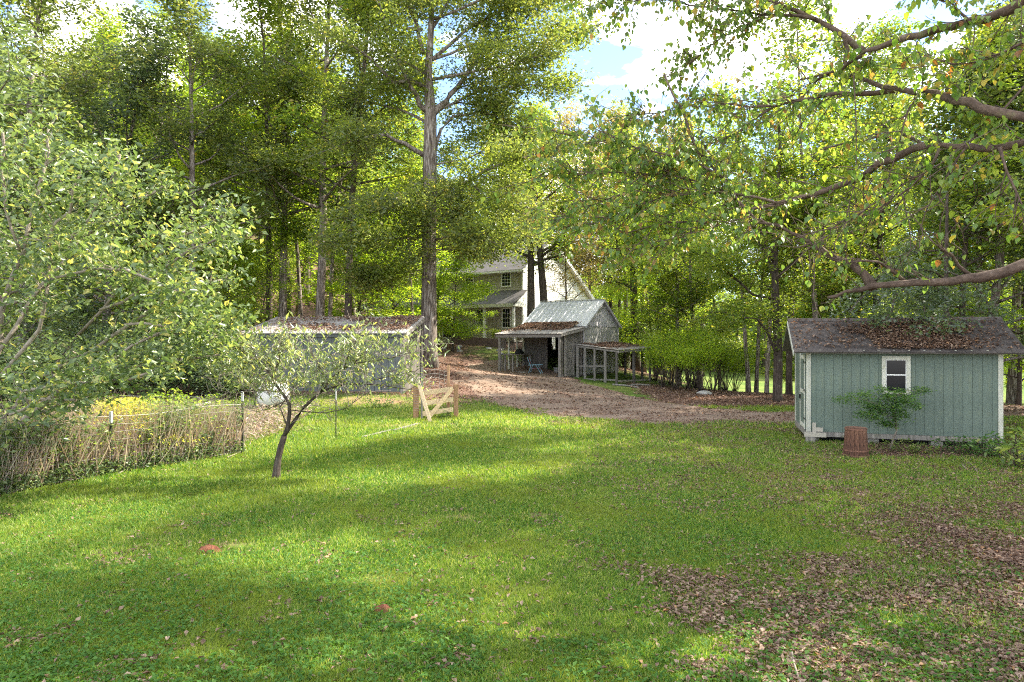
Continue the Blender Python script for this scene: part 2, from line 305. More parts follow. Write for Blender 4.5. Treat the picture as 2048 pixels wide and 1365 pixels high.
class MB:
    def __init__(s): s.v = []; s.f = []
    def add(s, vs, fs):
        n = len(s.v); s.v += [tuple(v) for v in vs]; s.f += [tuple(i + n for i in f) for f in fs]; return s
    def box(s, x0, x1, y0, y1, z0, z1):
        return s.add([(x0, y0, z0), (x1, y0, z0), (x1, y1, z0), (x0, y1, z0), (x0, y0, z1), (x1, y0, z1), (x1, y1, z1), (x0, y1, z1)],
                     [(0, 3, 2, 1), (4, 5, 6, 7), (0, 1, 5, 4), (1, 2, 6, 5), (2, 3, 7, 6), (3, 0, 4, 7)])
    def bar(s, a, b, w, t, up=(0, 0, 1)):
        """box from a to b, w wide across, t thick along up"""
        a, b = Vector(a), Vector(b); d = (b - a).normalized(); up = Vector(up)
        if abs(d.dot(up)) > .98: up = Vector((0, 1, 0))
        sd = d.cross(up).normalized(); u = sd.cross(d).normalized()
        c = []
        for p in (a, b):
            for i, j in ((-1, -1), (1, -1), (1, 1), (-1, 1)): c.append(p + sd * (w / 2 * i) + u * (t / 2 * j))
        return s.add(c, [(0, 3, 2, 1), (4, 5, 6, 7), (0, 1, 5, 4), (1, 2, 6, 5), (2, 3, 7, 6), (3, 0, 4, 7)])
    def prism(s, poly, ext):
        """poly: list of 3-D points, pushed along ext"""
        n = len(poly); e = Vector(ext); P = [Vector(p) for p in poly]
        return s.add(P + [p + e for p in P], [tuple(range(n))[::-1], tuple(range(n, 2 * n))] + [(i, (i + 1) % n, (i + 1) % n + n, i + n) for i in range(n)])
    def tube(s, pts, rads, k=6, cap=True):
        pts = [Vector(p) for p in pts]; n = len(s.v); N = len(pts)
        ref = Vector((.3, .2, 1)).normalized()
        for i, p in enumerate(pts):
            d = (pts[min(i + 1, N - 1)] - pts[max(i - 1, 0)])
            d = d.normalized() if d.length > 1e-9 else Vector((0, 0, 1))
            r = ref if abs(d.dot(ref)) < .95 else Vector((1, 0, 0))
            a = d.cross(r).normalized(); b = d.cross(a)
            ra = rads[i] if hasattr(rads, '__len__') else rads
            for j in range(k):
                t = 2 * math.pi * j / k
                s.v.append(tuple(p + a * (ra * math.cos(t)) + b * (ra * math.sin(t))))
        for i in range(N - 1):
            for j in range(k):
                s.f.append((n + i * k + j, n + i * k + (j + 1) % k, n + (i + 1) * k + (j + 1) % k, n + (i + 1) * k + j))
        if cap and k > 2:
            s.f.append(tuple(range(n, n + k))[::-1]); s.f.append(tuple(range(n + (N - 1) * k, n + N * k)))
        return s
    def lathe(s, prof, k=20, c=(0, 0, 0)):
        return s.tube([(c[0], c[1], c[2] + z) for r, z in prof], [r for r, z in prof], k)
    def build(s, name, mat, parent=None, smooth=False, **kw):
        me = bpy.data.meshes.new(name); me.from_pydata(s.v, [], s.f); me.materials.append(mat)
        if smooth: me.polygons.foreach_set('use_smooth', [True] * len(me.polygons))
        me.update(); o = bpy.data.objects.new(name, me); link(o, parent); tag(o, **kw); return o
def dup(o, parent=None, loc=None):
    c = o.copy(); COL.objects.link(c); c.parent = parent
    if loc is not None: c.location = loc
    return c
def dup_tree(o):
    kids = [k for k in o.children]
    r = dup(o, None)
    for k in kids:
        c = dup(k, r)
        for g in k.children: dup(g, c)
    return r

def leaf_quads(P, size, aspect=.5, droop=.2, rng=NP, fold=.15, upness=.6, jitter=.3, axis=None):
    """P (n,3) centres -> folded rhombus leaves, two triangles each"""
    n = len(P)
    az = rng.rand(n) * 2 * np.pi
    d = np.stack([np.cos(az), np.sin(az), rng.randn(n) * .35 - droop], 1) if axis is None else axis + rng.randn(n, 3) * .3
    d /= np.linalg.norm(d, axis=1)[:, None]
    nn = rng.randn(n, 3) * (1 - upness) + np.array([0, 0, upness])
    s = np.cross(d, nn); s /= np.linalg.norm(s, axis=1)[:, None] + 1e-9
    u = np.cross(s, d)
    L = (size * (1 + jitter * rng.randn(n)).clip(.5, 1.7))[:, None]; W = L * aspect * .5
    b = P - d * L * .5; t = P + d * L * .5; m = P - d * L * .05
    V = np.empty((n, 4, 3)); V[:, 0] = b; V[:, 1] = m + s * W + u * L * fold; V[:, 2] = t; V[:, 3] = m - s * W + u * L * fold
    i = np.arange(n)[:, None] * 4
    F = np.concatenate([i + np.array([0, 1, 2]), i + np.array([0, 2, 3])], 0)
    return V.reshape(-1, 3), F

# ------------------------------------------------------------------ ground
def spot(x, y, cx, cy, rx, ry): return np.exp(-(((x - cx) / rx) ** 2 + ((y - cy) / ry) ** 2))
def drive_sd(x, y):
    """signed distance-like value: >0 on the gravel drive (capsule chain with varying radius)"""
    pts = [(19, 26.5, 2.3), (13, 24.0, 2.0), (9, 23.0, 1.8), (6, 24.0, 2.8), (4.0, 25.8, 3.5), (2.2, 28.5, 4.0), (1.2, 32.0, 3.6), (.6, 35.5, 2.8), (0.4, 39, 2.4)]
    best = np.full(np.shape(x), -1e9)
    for (ax, ay, ar), (bx, by, br) in zip(pts[:-1], pts[1:]):
        dx, dy = bx - ax, by - ay
        t = np.clip(((x - ax) * dx + (y - ay) * dy) / (dx * dx + dy * dy), 0, 1)
        d = np.hypot(x - ax - t * dx, y - ay - t * dy)
        best = np.maximum(best, ar + (br - ar) * t - d)
    return best + (fbm(x * .8, y * .8, 9, 4) - .5) * 2.0
def cover(x, y):
    """(litter/dirt share, clay share, dry share) of the ground cover"""
    n = fbm(x * .55, y * .55, 21, 4) - .5
    n2 = fbm(x * 2.2, y * 2.2, 31, 3) - .5
    e = x - (1.3 + (y - 5.2) * .95) + n * 6.0
    litter = np.clip(.45 + e * .18, 0, .97) * (y < 17) * np.clip((17 - y) / 3, 0, 1) * np.clip(1.15 - (y - 5) * .045, .3, 1)
    shed = np.clip(1.15 - np.hypot((x - 10.2) / 3.9, (y - 16.0) / 1.7) , 0, 1) * 1.2
    wood = np.clip((y - 25.5 - .02 * (x - 6) ** 2) / 2.0, 0, 1) * (x > 5.2) * np.clip((x - 5.2) / 2, 0, 1) * .95 * np.clip((40 - y) / 3, 0, 1)
    slope = np.clip(1.25 - np.hypot((x + 2.6) / 3.1, (y - 33.5) / 9.5), 0, 1) * 1.5
    back = np.clip((y - 24.7) / 1.5, 0, 1) * (x < -1.5) * np.clip((-1.5 - x) / 2, 0, 1) * .85 * np.clip(1.3 - n * 2, 0, 1) * np.clip((60 - y) / 10, 0, 1)
    hill = np.clip((y - 40) / 6, 0, 1) * np.clip((14 - x) / 4, 0, 1) * .75
    bed = np.clip(1.3 - np.hypot((x + 11.5) / 5.0, (y - 19.5) / 4.5), 0, 1) * 1.3
    dr = np.clip(.5 + drive_sd(x, y) * .9, 0, 1) * .8
    mott = (.14 + .34 * np.clip((y - 7) / 4, 0, 1) * np.clip((x + 1) / 6, 0, 1)) * (y < 25)
    a = np.max(np.stack([litter, shed, wood, slope, back, hill, bed, dr, mott]), 0) + n2 * .6 + n * .18
    a = np.clip(a, 0, 1)
    clay = .8 * spot(x, y, -3.45, 8.62, .33, .12) + .7 * spot(x, y, -.75, 10.0, .35, .10) + .55 * spot(x, y, .35, 10.1, .35, .12) + .6 * spot(x, y, 2.0, 21.5, 1.5, .8) + \
        .9 * spot(x, y, -5.2, 24.6, 1.8, .8) + .4 * spot(x, y, -1.6, 7.4, .35, .12) + .8 * spot(x, y, -3.3, 20.5, .9, .35) + .5 * spot(x, y, 1.4, 13.8, .8, .3) + .45 * spot(x, y, 5.6, 12.6, 1.4, .5) + .6 * spot(x, y, -12.5, 19, 3, 2)
    clay = np.clip(clay * (1 + n2 * 1.6), 0, 1)
    dry = np.clip((fbm(x * .35, y * .35, 77, 3) - .42) * 2.2, 0, 1) * np.clip((y - 3) / 8, .25, 1) * .6 + .55 * spot(x, y, -1, 21.5, 6, 2.2)
    return a, clay, np.clip(dry, 0, 1) * (a < .6)
xs = np.unique(np.concatenate([-22 - np.geomspace(.5, 500, 26), np.arange(-22, 24.01, .26), 24 + np.geomspace(.5, 500, 26)]))
ys = np.unique(np.concatenate([3 - np.geomspace(.5, 120, 14), np.arange(3, 46.01, .26), 46 + np.geomspace(.5, 600, 44)]))
GX, GY = np.meshgrid(xs, ys)
GZ = hgt(GX, GY)
GV = np.stack([GX.ravel(), GY.ravel(), GZ.ravel()], 1)
nx, ny = len(xs), len(ys)
ii = (np.arange(ny - 1)[:, None] * nx + np.arange(nx - 1)[None, :]).ravel()
ground = np_mesh('ground', GV, np.stack([ii, ii + 1, ii + nx + 1, ii + nx], 1), MT['ground'], smooth=True)
ca, cb, cc = cover(GX.ravel(), GY.ravel())
attr = ground.data.color_attributes.new('cover', 'FLOAT_COLOR', 'POINT')
attr.data.foreach_set('color', np.stack([ca, cb, cc, np.ones_like(ca)], 1).astype(np.float32).ravel())
tag(ground, 'mown green lawn rising to leaf-strewn woodland ground behind', kind='structure')

# gravel drive: its own sheet, feathering under the turf at its edges
dx_ = np.arange(-6, 24, .2); dy_ = np.arange(19.5, 42, .2)
DX, DY = np.meshgrid(dx_, dy_)
sd = drive_sd(DX, DY)
DZ = hgt(DX, DY) + np.clip(sd * .12, -.10, .022) + .01 * (fbm(DX * 2, DY * 2, 5, 3) - .5)
nxx = len(dx_)
ii = (np.arange(len(dy_) - 1)[:, None] * nxx + np.arange(nxx - 1)[None, :]).ravel()
keep = (sd.ravel()[ii] > -.7)
ii = ii[keep]
drive = np_mesh('gravel_drive', np.stack([DX.ravel(), DY.ravel(), DZ.ravel()], 1), np.stack([ii, ii + 1, ii + nxx + 1, ii + nxx], 1), MT['gravel'], smooth=True)
tag(drive, 'pale gravel and dirt drive sweeping from the barn to the green shed', kind='structure')

# ------------------------------------------------------------------ trees
class TreeB:
    def __init__(s, seed): s.w = MB(); s.c = []; s.r = random.Random(seed)
    def path(s, p0, d, L, n, wob=.12, up=0.0):
        p = Vector(p0); d = Vector(d).normalized(); pts = [p.copy()]
        for i in range(n):
            d = (d + Vector((s.r.gauss(0, wob), s.r.gauss(0, wob), s.r.gauss(0, wob) + up))).normalized()
            p = p + d * (L / n); pts.append(p.copy())
        return pts
    def limb(s, pts, r0, r1, k=6):
        n = len(pts); s.w.tube(pts, [r0 + (r1 - r0) * (i / (n - 1)) ** .8 for i in range(n)], k)
    def twigs(s, pts, n, L, t0=.3, r=.02, spread=.9, up=.1, per=3, flat=.35):
        """side branches along pts, each with leaf cluster centres"""
        N = len(pts) - 1
        for i in range(n):
            t = t0 + (1 - t0) * (i + s.r.random()) / n
            f = min(t * N, N - 1e-6); a = int(f); p = Vector(pts[a]).lerp(Vector(pts[a + 1]), f - a)
            dm = (Vector(pts[a + 1]) - Vector(pts[a])).normalized()
            az = s.r.random() * 2 * math.pi
            rd = Vector((math.cos(az), math.sin(az), s.r.gauss(0, flat)))
            d = (dm * .6 + rd * spread + Vector((0, 0, up)))
            l = L * (1.15 - .6 * t) * s.r.uniform(.6, 1.3)
            q = s.path(p, d, l, 4, .16, .02)
            s.limb(q, r * (1.2 - .6 * t), r * .25, 3)
            for j in range(per): s.c.append((q[min(4, 2 + int(j * 2.2 / max(1, per - 1)))], s.r.random()))
    def leaves(s, n, sig=(.42, .42, .2), size=.15, rng=None, **kw):
        rng = rng or np.random.RandomState(s.r.randint(0, 99999))
        C = np.array([tuple(c[0]) for c in s.c])
        idx = rng.randint(0, len(C), n)
        P = C[idx] + np.clip(rng.randn(n, 3), -2.1, 2.1) * np.array(sig)
        return leaf_quads(P, size, rng=rng, **kw)

def forest_tree(seed, H, r0, cs, cr, nleaf, size, limbs=22, top=1.0, lean=.02, sig=(.5, .5, .25), prof=None, barkm='bark', leafm='oak_leaf', per=3, ntw=7, twl=1.5, droop=.2):
    tb = TreeB(seed); r = tb.r
    tr = tb.path((0, 0, -.3), (r.gauss(0, lean), r.gauss(0, lean), 1), H * top + .3, 12, .028)
    n = len(tr)
    tb.w.tube(tr, [r0 * (1.35 if i == 0 else 1) * (1 - .88 * (i / (n - 1)) ** 1.15) for i in range(n)], 8)
    for i in range(limbs):
        t = cs + (1 - cs) * ((i + r.random() * .8) / limbs)
        f = min(t * (n - 1), n - 1.001); a = int(f); p = tr[a].lerp(tr[a + 1], f - a)
        u = (t - cs) / (1 - cs)
        pr = prof(u) if prof else (.55 + .65 * math.sin(min(1, u * 1.15 + .12) * math.pi)) * (1.15 - .55 * u)
        L = cr * pr * r.uniform(.7, 1.15)
        az = i * 2.4 + r.gauss(0, .4)
        upv = .25 + .8 * u
        q = tb.path(p, (math.cos(az), math.sin(az), upv * r.uniform(.5, 1.2)), L, 7, .11, .02)
        rl = max(.02, r0 * .42 * (1 - .75 * u))
        tb.limb(q, rl, .012, 5)
        tb.twigs(q, max(3, int(ntw * L / cr)), twl, .25, rl * .35, per=per)
    tb.twigs(tr, 8, twl * .8, .85, .03, per=per)
    V, F = tb.leaves(nleaf, sig, size, droop=droop)
    return tb, V, F
class Kind:
    """one kind of tree: trunk and crown meshes made once, copied afterwards"""
    def __init__(s, tb, V, F, barkm, leafm):
        s.tb, s.V, s.F, s.b, s.l, s.root = tb, V, F, barkm, leafm, None
    def place(s, name, loc, sc=1.0, rz=0, leafm=None, scz=None, **kw):
        if s.root is None:
            s.root = r = empty(name)
            s.tb.w.build('trunk', MT[s.b], r, smooth=True)
            cr = np_mesh('crown', s.V, s.F, MT[s.l], r); tag(cr, kind='stuff')
        else:
            r = dup(s.root)
            for k in ('label', 'group', 'category'):
                if k in r: del r[k]
            r.name = name
            for c in s.root.children: dup(c, r)
        if leafm:
            for c in r.children:
                if c.name.startswith('crown'):
                    c.material_slots[0].link = 'OBJECT'; c.material_slots[0].material = MT[leafm]
        r.location = loc; r.rotation_euler = (0, 0, rz); r.scale = (sc, sc, scz or sc)
        tag(r, **kw); return r
def mk(seed, H, r0, cs, cr, n, size, barkm='bark', leafm='oak_leaf', **kw):
    tb, V, F = forest_tree(seed, H, r0, cs, cr, n, size, **kw); return Kind(tb, V, F, barkm, leafm)
K_TALL = mk(1, 22, .24, .30, 4.6, 13500, .23, limbs=30, leafm='oak_leaf', sig=(.40, .40, .30))
K_TALL2 = mk(2, 23, .22, .36, 4.0, 12500, .22, sig=(.42, .42, .2), limbs=28, barkm='bark_dark', leafm='mid_leaf')
K_OAK = mk(3, 18, .24, .14, 5.2, 17000, .23, sig=(.40, .40, .28), limbs=30, leafm='dark_leaf', lean=.05)
K_THICK = mk(8, 17, .34, .36, 3.4, 9000, .2, sig=(.4, .4, .25), limbs=24, barkm='bark_dark', leafm='mid_leaf', lean=.02)
K_SLIM = mk(4, 19, .15, .35, 2.8, 10000, .19, sig=(.4, .4, .2), limbs=24, leafm='mid_leaf', lean=.05)
K_MAPLE = mk(5, 9, .10, .12, 3.4, 16000, .15, limbs=24, barkm='bark_dark', leafm='lime_leaf', sig=(.4, .4, .12))
K_SAP = mk(6, 7, .05, .15, 1.9, 9000, .11, limbs=18, barkm='bark_dark', leafm='lime_leaf', lean=.1, sig=(.35, .35, .12))
K_SPARSE = mk(7, 17, .14, .35, 3.6, 12000, .16, limbs=26, barkm='bark_dark', leafm='sparse_leaf', lean=.06, ntw=9)

CHUNKS_TREES = True
DARKBARK = 'bark_dark'
def ft(kind, x, Y, sc=1.0, rz=None, dz=-.05, nm='forest_tree', **kw):
    X = gx(x, Y)
    kw.setdefault('cat', 'tree')
    return kind.place(nm, (X, Y, gz(X, Y) + dz), sc, R.random() * 6.28 if rz is None else rz, **kw)

# trees whose trunks stand out in the photograph
ft(K_TALL, 566, 38.5, 1.05, label='tall tree with thick straight reddish trunk behind the long outbuilding, beside the mottled one')
ft(K_TALL, 638, 37.0, 1.1, 1.0, label='tall tree with mottled thick grey trunk behind the middle of the long outbuilding')
ft(K_TALL2, 692, 36.5, 1.0, label='tall dark-barked tree behind the long outbuilding, nearest to its high end')
ft(K_SLIM, 657, 40, .9, label='slender dark leaning tree between the mottled trunk and the dark trunk behind the outbuilding')
ft(K_TALL2, 534, 40, .92, label='slimmer tree with a straight grey trunk at the low end of the long outbuilding')
ft(K_TALL, 381, 33, .86, 2.0, label='tall mottled tree standing alone above the bushy foliage on the garden side')
ft(K_SLIM, 322, 41, 1.0, label='thin twin-looking trunk deep in the woods above the garden thicket')
ft(K_SLIM, 278, 44, 1.05, label='thin pale trunk deep in the woods beside the mottled tall tree')
ft(K_OAK, 12, 25, .95, 1.2, label='large dark tree leaning at the edge of the woods behind the leafy fruit tree', leafm='dark_leaf')
ft(K_TALL, 42, 29, .9, label='straight grey trunk close behind the large dark leaning tree')
ft(K_OAK, 205, 34, .90, 4.0, label='broad dark oak spreading blue-green boughs above the leafy fruit tree')
ft(K_OAK, 455, 46, 1.0, label='broad oak deep in the woods between the mottled tree and the outbuilding')
ft(K_SLIM, 605, 42, .95, 2.5, label='crooked slender tree arching over the outbuilding roof', leafm='lime_leaf')
ft(K_MAPLE, 790, 40, .98, label='bright green young maple between the outbuilding and the big oak, before the porch', leafm='lime_leaf')
ft(K_MAPLE, 905, 42.5, .66, 1.0, label='bright green young maple in front of the house porch roof')
ft(K_SLIM, 827, 38, .62, label='slender dark stem just beside the big oak trunk', leafm='mid_leaf')
ft(K_THICK, 1062, 45, .95, .4, label='dark trunk in front of the white house gable, the one nearer the porch')
ft(K_THICK, 1096, 46, .95, 2.6, label='dark trunk in front of the white house gable, leaning away from its twin')
ft(K_SPARSE, 1135, 46.5, .62, label='thin brown-leaved tree in front of the white gable wall')
ft(K_THICK, 1272, 47, .95, 3.1, label='thick dark trunk just behind the open run beside the small barn')
ft(K_SLIM, 1290, 50, .8, label='slender dark trunk close behind the thick trunk by the open run')
ft(K_SPARSE, 1180, 62, 1.15, label='sparse brownish tree against the clouds above the house', leafm='sparse_leaf')
ft(K_SPARSE, 1290, 66, 1.2, 2.0, label='sparse brownish tree against the blue sky right of the house', leafm='sparse_leaf')
ft(K_SLIM, 1345, 50, .85, label='slender tree rising out of the thicket behind the drive')
ft(K_OAK, 1400, 42, .68, 2.0, label='round-crowned pale tree behind the thicket past the barn', leafm='mid_leaf')
ft(K_SLIM, 1440, 44, .75, label='thin trunk at the near edge of the bright meadow')
ft(K_SLIM, 1497, 37, .85, 1.5, label='first of the slim trunks against the bright meadow, slightly tilted')
ft(K_SLIM, 1512, 38, .8, 3.5, label='second slim trunk against the bright meadow, nearly touching the first')
ft(K_SLIM, 1533, 34.5, .72, 5.0, label='slim very straight trunk standing alone before the bright meadow')
ft(K_TALL2, 1578, 33, .72, label='trunk between the forked tree and the green shed roof')
ft(K_TALL, 1650, 40, .72, label='tall tree behind the door end of the green shed')
ft(K_OAK, 1730, 38, .8, label='broad dark tree behind the middle of the green shed roof')
ft(K_TALL2, 1838, 42, .82, label='tall tree behind the window side of the green shed')
ft(K_TALL2, 1928, 24, .60, label='straight brown trunk close behind the far corner of the green shed')
ft(K_TALL, 1950, 27, .68, label='thicker brown trunk behind the one at the shed corner')
ft(K_MAPLE, 2035, 28, 1.0, label='yellow-green small tree beyond the shed at the picture edge')

ft(K_MAPLE, 870, 46, .95, 3.0, label='young maple straight behind the big oak, screening the porch door')
ft(K_TALL, 985, 64, .95, 1.3, label='leafy tree rising close behind the upper roof of the house', leafm='mid_leaf')
ft(K_TALL, 820, 68, 1.1, label='tall tree rising behind the house on the oak side', leafm='mid_leaf')
ft(K_TALL2, 930, 72, 1.15, label='tall tree rising behind the middle of the house', leafm='oak_leaf')
ft(K_TALL, 1030, 73, .95, label='tall tree rising behind the house chimney', leafm='mid_leaf')
ft(K_OAK, 1110, 74, 1.0, label='round tree rising behind the gable end of the house', leafm='mid_leaf')
ft(K_SPARSE, 1150, 66, 1.4, 1.0, label='tall feathery tree high over the house gable against the clouds')
ft(K_SPARSE, 1215, 70, 1.5, 4.0, label='tall feathery tree against the sky between the gable and the small barn ridge')
ft(K_SPARSE, 1330, 63, 1.35, 2.2, label='tall feathery tree against the sky beyond the open run')
ft(K_SLIM, 1375, 66, 1.2, 2.2, label='slim tall tree against the sky above the meadow edge')
ft(K_SPARSE, 1080, 64, 1.2, label='thin brownish tree above the gable of the house')
ft(K_SPARSE, 1235, 64, 1.25, label='feathery half-bare tree against the clouds over the small barn')
ft(K_TALL2, 1400, 62, .95, label='tall tree at the near corner of the bright meadow', leafm='mid_leaf')
ft(K_OAK, 1350, 70, 1.1, label='broad tree above the thicket, edge of the open sky', leafm='oak_leaf')
ft(K_TALL, 1255, 76, 1.25, label='tall leafy tree in the gap of sky, between the feathery trees')
ft(K_TALL2, 1320, 80, 1.3, label='tall leafy tree filling the sky beside the overhanging boughs')
# the wood behind: trees nothing tells apart
grp = 'trees deep in the woods'
spots = []
rr = random.Random(5)
def blocked(x, Y):
    if 1425 < x < 1600 and Y < 92: return True               # meadow view
    if 740 < x < 1240 and Y < 72: return True                 # house
    if x > 1240 and 52 < Y < 88 : return True
    return False
for row, (Y0, step) in enumerate([(44, 130), (54, 115), (66, 100), (80, 90), (94, 85)]):
    x = -60 + rr.random() * step
    while x < 2150:
        Y = Y0 + rr.uniform(-4, 4)
        if not blocked(x, Y): spots.append((x, Y))
        x += step * rr.uniform(.7, 1.3)
kinds = [K_TALL, K_TALL2, K_OAK, K_SLIM, K_TALL]
mats_ = ['oak_leaf', 'mid_leaf', 'lime_leaf', 'dark_leaf', 'mid_leaf']
for i, (x, Y) in enumerate(spots):
    k = kinds[rr.randrange(5)]; sc = rr.uniform(.8, 1.05)
    if 900 < x < 1420: sc *= .62 if x < 1200 else .7
    if x > 1420 and Y > 88: sc *= .9
    ft(k, x, Y, sc, leafm=mats_[rr.randrange(5)], label='tree deep in the woods, its trunk half hidden by foliage', group=grp)
# understory
for i in range(46):
    x = rr.choice([rr.uniform(-40, 760), rr.uniform(1250, 2100)]); Y = rr.uniform(36, 60)
    if blocked(x, Y) or (460 < x < 760 and Y < 37): continue
    ft(rr.choice([K_MAPLE, K_SAP]), x, Y, rr.uniform(.6, 1.1), nm='understory_tree', leafm=rr.choice(['lime_leaf', 'mid_leaf', 'lime_leaf']), label='small bright understory tree among taller trunks', group='small trees under the woods')
# trees standing past the right edge of the view: they throw the long shade over the lawn
for X, Y, k, sc in [(17, 12, K_SLIM, .9), (19, 18, K_TALL, .8), (16.5, 24, K_OAK, .75), (25, 22, K_TALL2, .95), (22, 30, K_TALL, .9), (30, 20, K_OAK, 1.0), (29, 29, K_TALL, 1), (15, 7, K_TALL2, .7), (27, 8, K_TALL, 1), (34, 36, K_TALL, 1), (19, 36, K_TALL2, .8), (13.5, 30, K_SLIM, .9), (14, 2, K_SLIM, .8), (11.2, 9.5, K_TALL, .95), (10.2, 4.5, K_SLIM, .85), (15.5, 18.5, K_SLIM, .85), (18, 15, K_SLIM, 1.15), (20, 25, K_TALL, 1.1), (13.4, 5.5, K_SLIM, 1.0), (23, 18, K_SLIM, 1.3)]:
    k.place('forest_tree', (X, Y, gz(X, Y) - .05), sc, rr.random() * 6, cat='tree', label='tall tree at the wood edge beyond the green shed, past the picture side', group='trees beyond the green shed')

# distant woods: one mass
def far_woods():
    rng = np.random.RandomState(3)
    N = 330; az = rng.uniform(-1.0, .95, N); Y = rng.uniform(92, 135, N); X = np.tan(az) * Y
    Z = hgt(X, Y)
    Ps = []; tw = MB()
    for x, y, z in zip(X, Y, Z):
        h = rng.uniform(13, 19); 
        if -10 < x < 40: h *= .62
        r = rng.uniform(3.5, 5.5); n = 340
        u = rng.randn(n, 3); u /= np.linalg.norm(u, axis=1)[:, None]; u *= rng.uniform(.55, 1.05, (n, 1))
        Ps.append(np.stack([x + u[:, 0] * r, y + u[:, 1] * r, z + h * .55 + u[:, 2] * h * .5], 1))
        tw.tube([(x, y, z - .5), (x, y, z + h * .8)], [.25, .08], 5)
    P = np.concatenate(Ps)
    V, F = leaf_quads(P, .75, .8, rng=rng)
    o = np_mesh('distant_woods', V, F, MT['mid_leaf']); tag(o, 'mass of distant woodland closing the view behind every nearer tree', 'woods', kind='stuff')
    t = tw.build('distant_trunks', MT['bark_dark'], o); tag(t, kind='stuff')
far_woods()

# ---- the big oak
def limb_px(tb, pts, Y, w, depth=0.0, k=7, twg=6, twl=1.8, per=3, r1=.02, kf=.6):
    """limb through photo points at distance Y (+depth at its end); w = diameter at its start in metres"""
    n = len(pts); q = []
    for i, (a, b) in enumerate(pts):
        q.append(px(a, b, Y + depth * i / (n - 1)))
    # smooth resample
    out = []
    for i in range(len(q) - 1):
        for t in (0, .5): out.append(q[i].lerp(q[i + 1], t) + (Vector((tb.r.gauss(0, .03), tb.r.gauss(0, .03), tb.r.gauss(0, .03))) if i + t > 0 else Vector()))
    out.append(q[-1])
    tb.limb(out, w / 2, r1, k)
    if twg: tb.twigs(out, twg, twl, .25, w * .14, per=per)
    return out
def big_oak():
    Y = 33.0; tb = TreeB(77)
    X0 = gx(859, Y); zb = gz(X0, Y)
    trunk = [(859, 745), (858, 700), (858, 600), (858, 500), (859, 400), (860, 310), (861, 225), (856, 150), (862, 60), (866, -60), (868, -200), (866, -330)]
    P = [px(a, b, Y) for a, b in trunk]
    tb.w.tube(P, [.52, .40, .37, .35, .335, .33, .29, .19, .15, .12, .08, .04], 12)
    T = lambda *a, **k: limb_px(tb, *a, **k)
    T([(868, 225), (890, 205), (914, 176), (954, 113), (1001, 70), (1031, 50), (1075, 20)], Y, .38, 2.0, twg=14)
    T([(940, 130), (975, 60), (990, -10), (1010, -90)], Y + 1, .2, 1, twg=9)
    T([(852, 222), (833, 190), (812, 160), (789, 100), (770, 40), (745, -40)], Y, .3, -1.5, twg=12)
    T([(850, 175), (820, 165), (789, 165), (745, 120), (700, 90), (650, 70)], Y, .26, -2.5, twg=12)
    T([(846, 105), (835, 50), (815, 10), (790, -60)], Y, .26, 1.5, twg=10)
    T([(842, 60), (795, 55), (775, 30), (758, 8), (730, -60)], Y, .2, 2.5, twg=10)
    T([(868, 392), (899, 374), (936, 366), (972, 341), (1016, 322), (1053, 312), (1110, 296), (1160, 300)], Y, .30, -3.0, twg=16, twl=1.6)
    T([(943, 368), (972, 392), (1010, 408), (1040, 425), (1080, 440)], Y - 1, .13, -2, twg=9)
    T([(975, 345), (995, 370), (1016, 390)], Y - 1.3, .10, 1, twg=4)
    T([(850, 400), (826, 399), (795, 410), (750, 420), (700, 440)], Y, .16, -3, twg=10)
    T([(850, 312), (807, 289), (771, 271), (734, 275), (705, 283), (655, 300)], Y, .26, -2.5, twg=12)
    T([(870, 300), (880, 260), (905, 235), (960, 225), (1010, 238), (1050, 255)], Y, .2, 2.5, twg=11)
    T([(870, 215), (920, 205), (980, 215), (1040, 205)], Y, .12, 2.5, twg=8)
    T([(850, 470), (810, 480), (760, 475), (700, 490), (640, 480)], Y, .14, -4.0, twg=13, twl=1.7)
    T([(868, 480), (910, 470), (960, 480), (1010, 490)], Y, .14, -3.5, twg=12)
    T([(868, 440), (930, 450), (1000, 465), (1060, 478)], Y, .13, 3.0, twg=18)
    T([(864, 120), (940, 90), (1030, 75), (1110, 60), (1170, 70)], Y, .15, 1.5, twg=20)
    T([(864, 40), (960, 0), (1060, -20), (1160, 0)], Y, .15, -1.5, twg=18)
    T([(868, 225), (960, 180), (1060, 170), (1140, 180)], Y, .14, 3.5, twg=18)
    T([(850, 540), (810, 545), (760, 550), (720, 560)], Y, .08, -2.0, twg=14, twl=1.3)
    T([(868, 350), (890, 360), (910, 400), (900, 440)], Y, .07, -1.5, twg=12, twl=1.2)
    T([(852, 350), (830, 370), (815, 420), (820, 460)], Y, .07, -1.5, twg=12, twl=1.2)
    T([(868, 500), (900, 500), (950, 505), (990, 500)], Y, .08, 2.0, twg=10, twl=1.2)
    T([(862, 60), (900, 0), (930, -60)], Y, .2, 1, twg=8)
    T([(864, 120), (930, 60), (1010, 20), (1080, -10), (1140, -20)], Y, .2, 3.0, twg=16)
    T([(864, 160), (960, 140), (1050, 120), (1120, 110)], Y, .16, -2.5, twg=16)
    T([(856, 150), (780, 110), (690, 20), (640, -20)], Y, .18, 3.0, twg=14)
    T([(860, 250), (800, 220), (720, 200), (640, 190)], Y, .16, 2.5, twg=14)
    T([(866, 330), (930, 320), (990, 290), (1060, 270)], Y, .12, 3, twg=12)
    T([(866, -60), (830, -130), (800, -200)], Y, .16, 1, twg=9)
    T([(866, -90), (910, -150), (950, -220)], Y, .16, -1, twg=9)
    tb.twigs(P, 16, 1.8, .72, .05, per=3)
    root = empty('oak_tree', label='big old oak with shaggy pale bark between the long outbuilding and the small barn', cat='tree')
    tb.w.build('trunk', MT['bark'], root, smooth=True)
    V, F = tb.leaves(100000, (.45, .45, .30), .17, droop=.4)
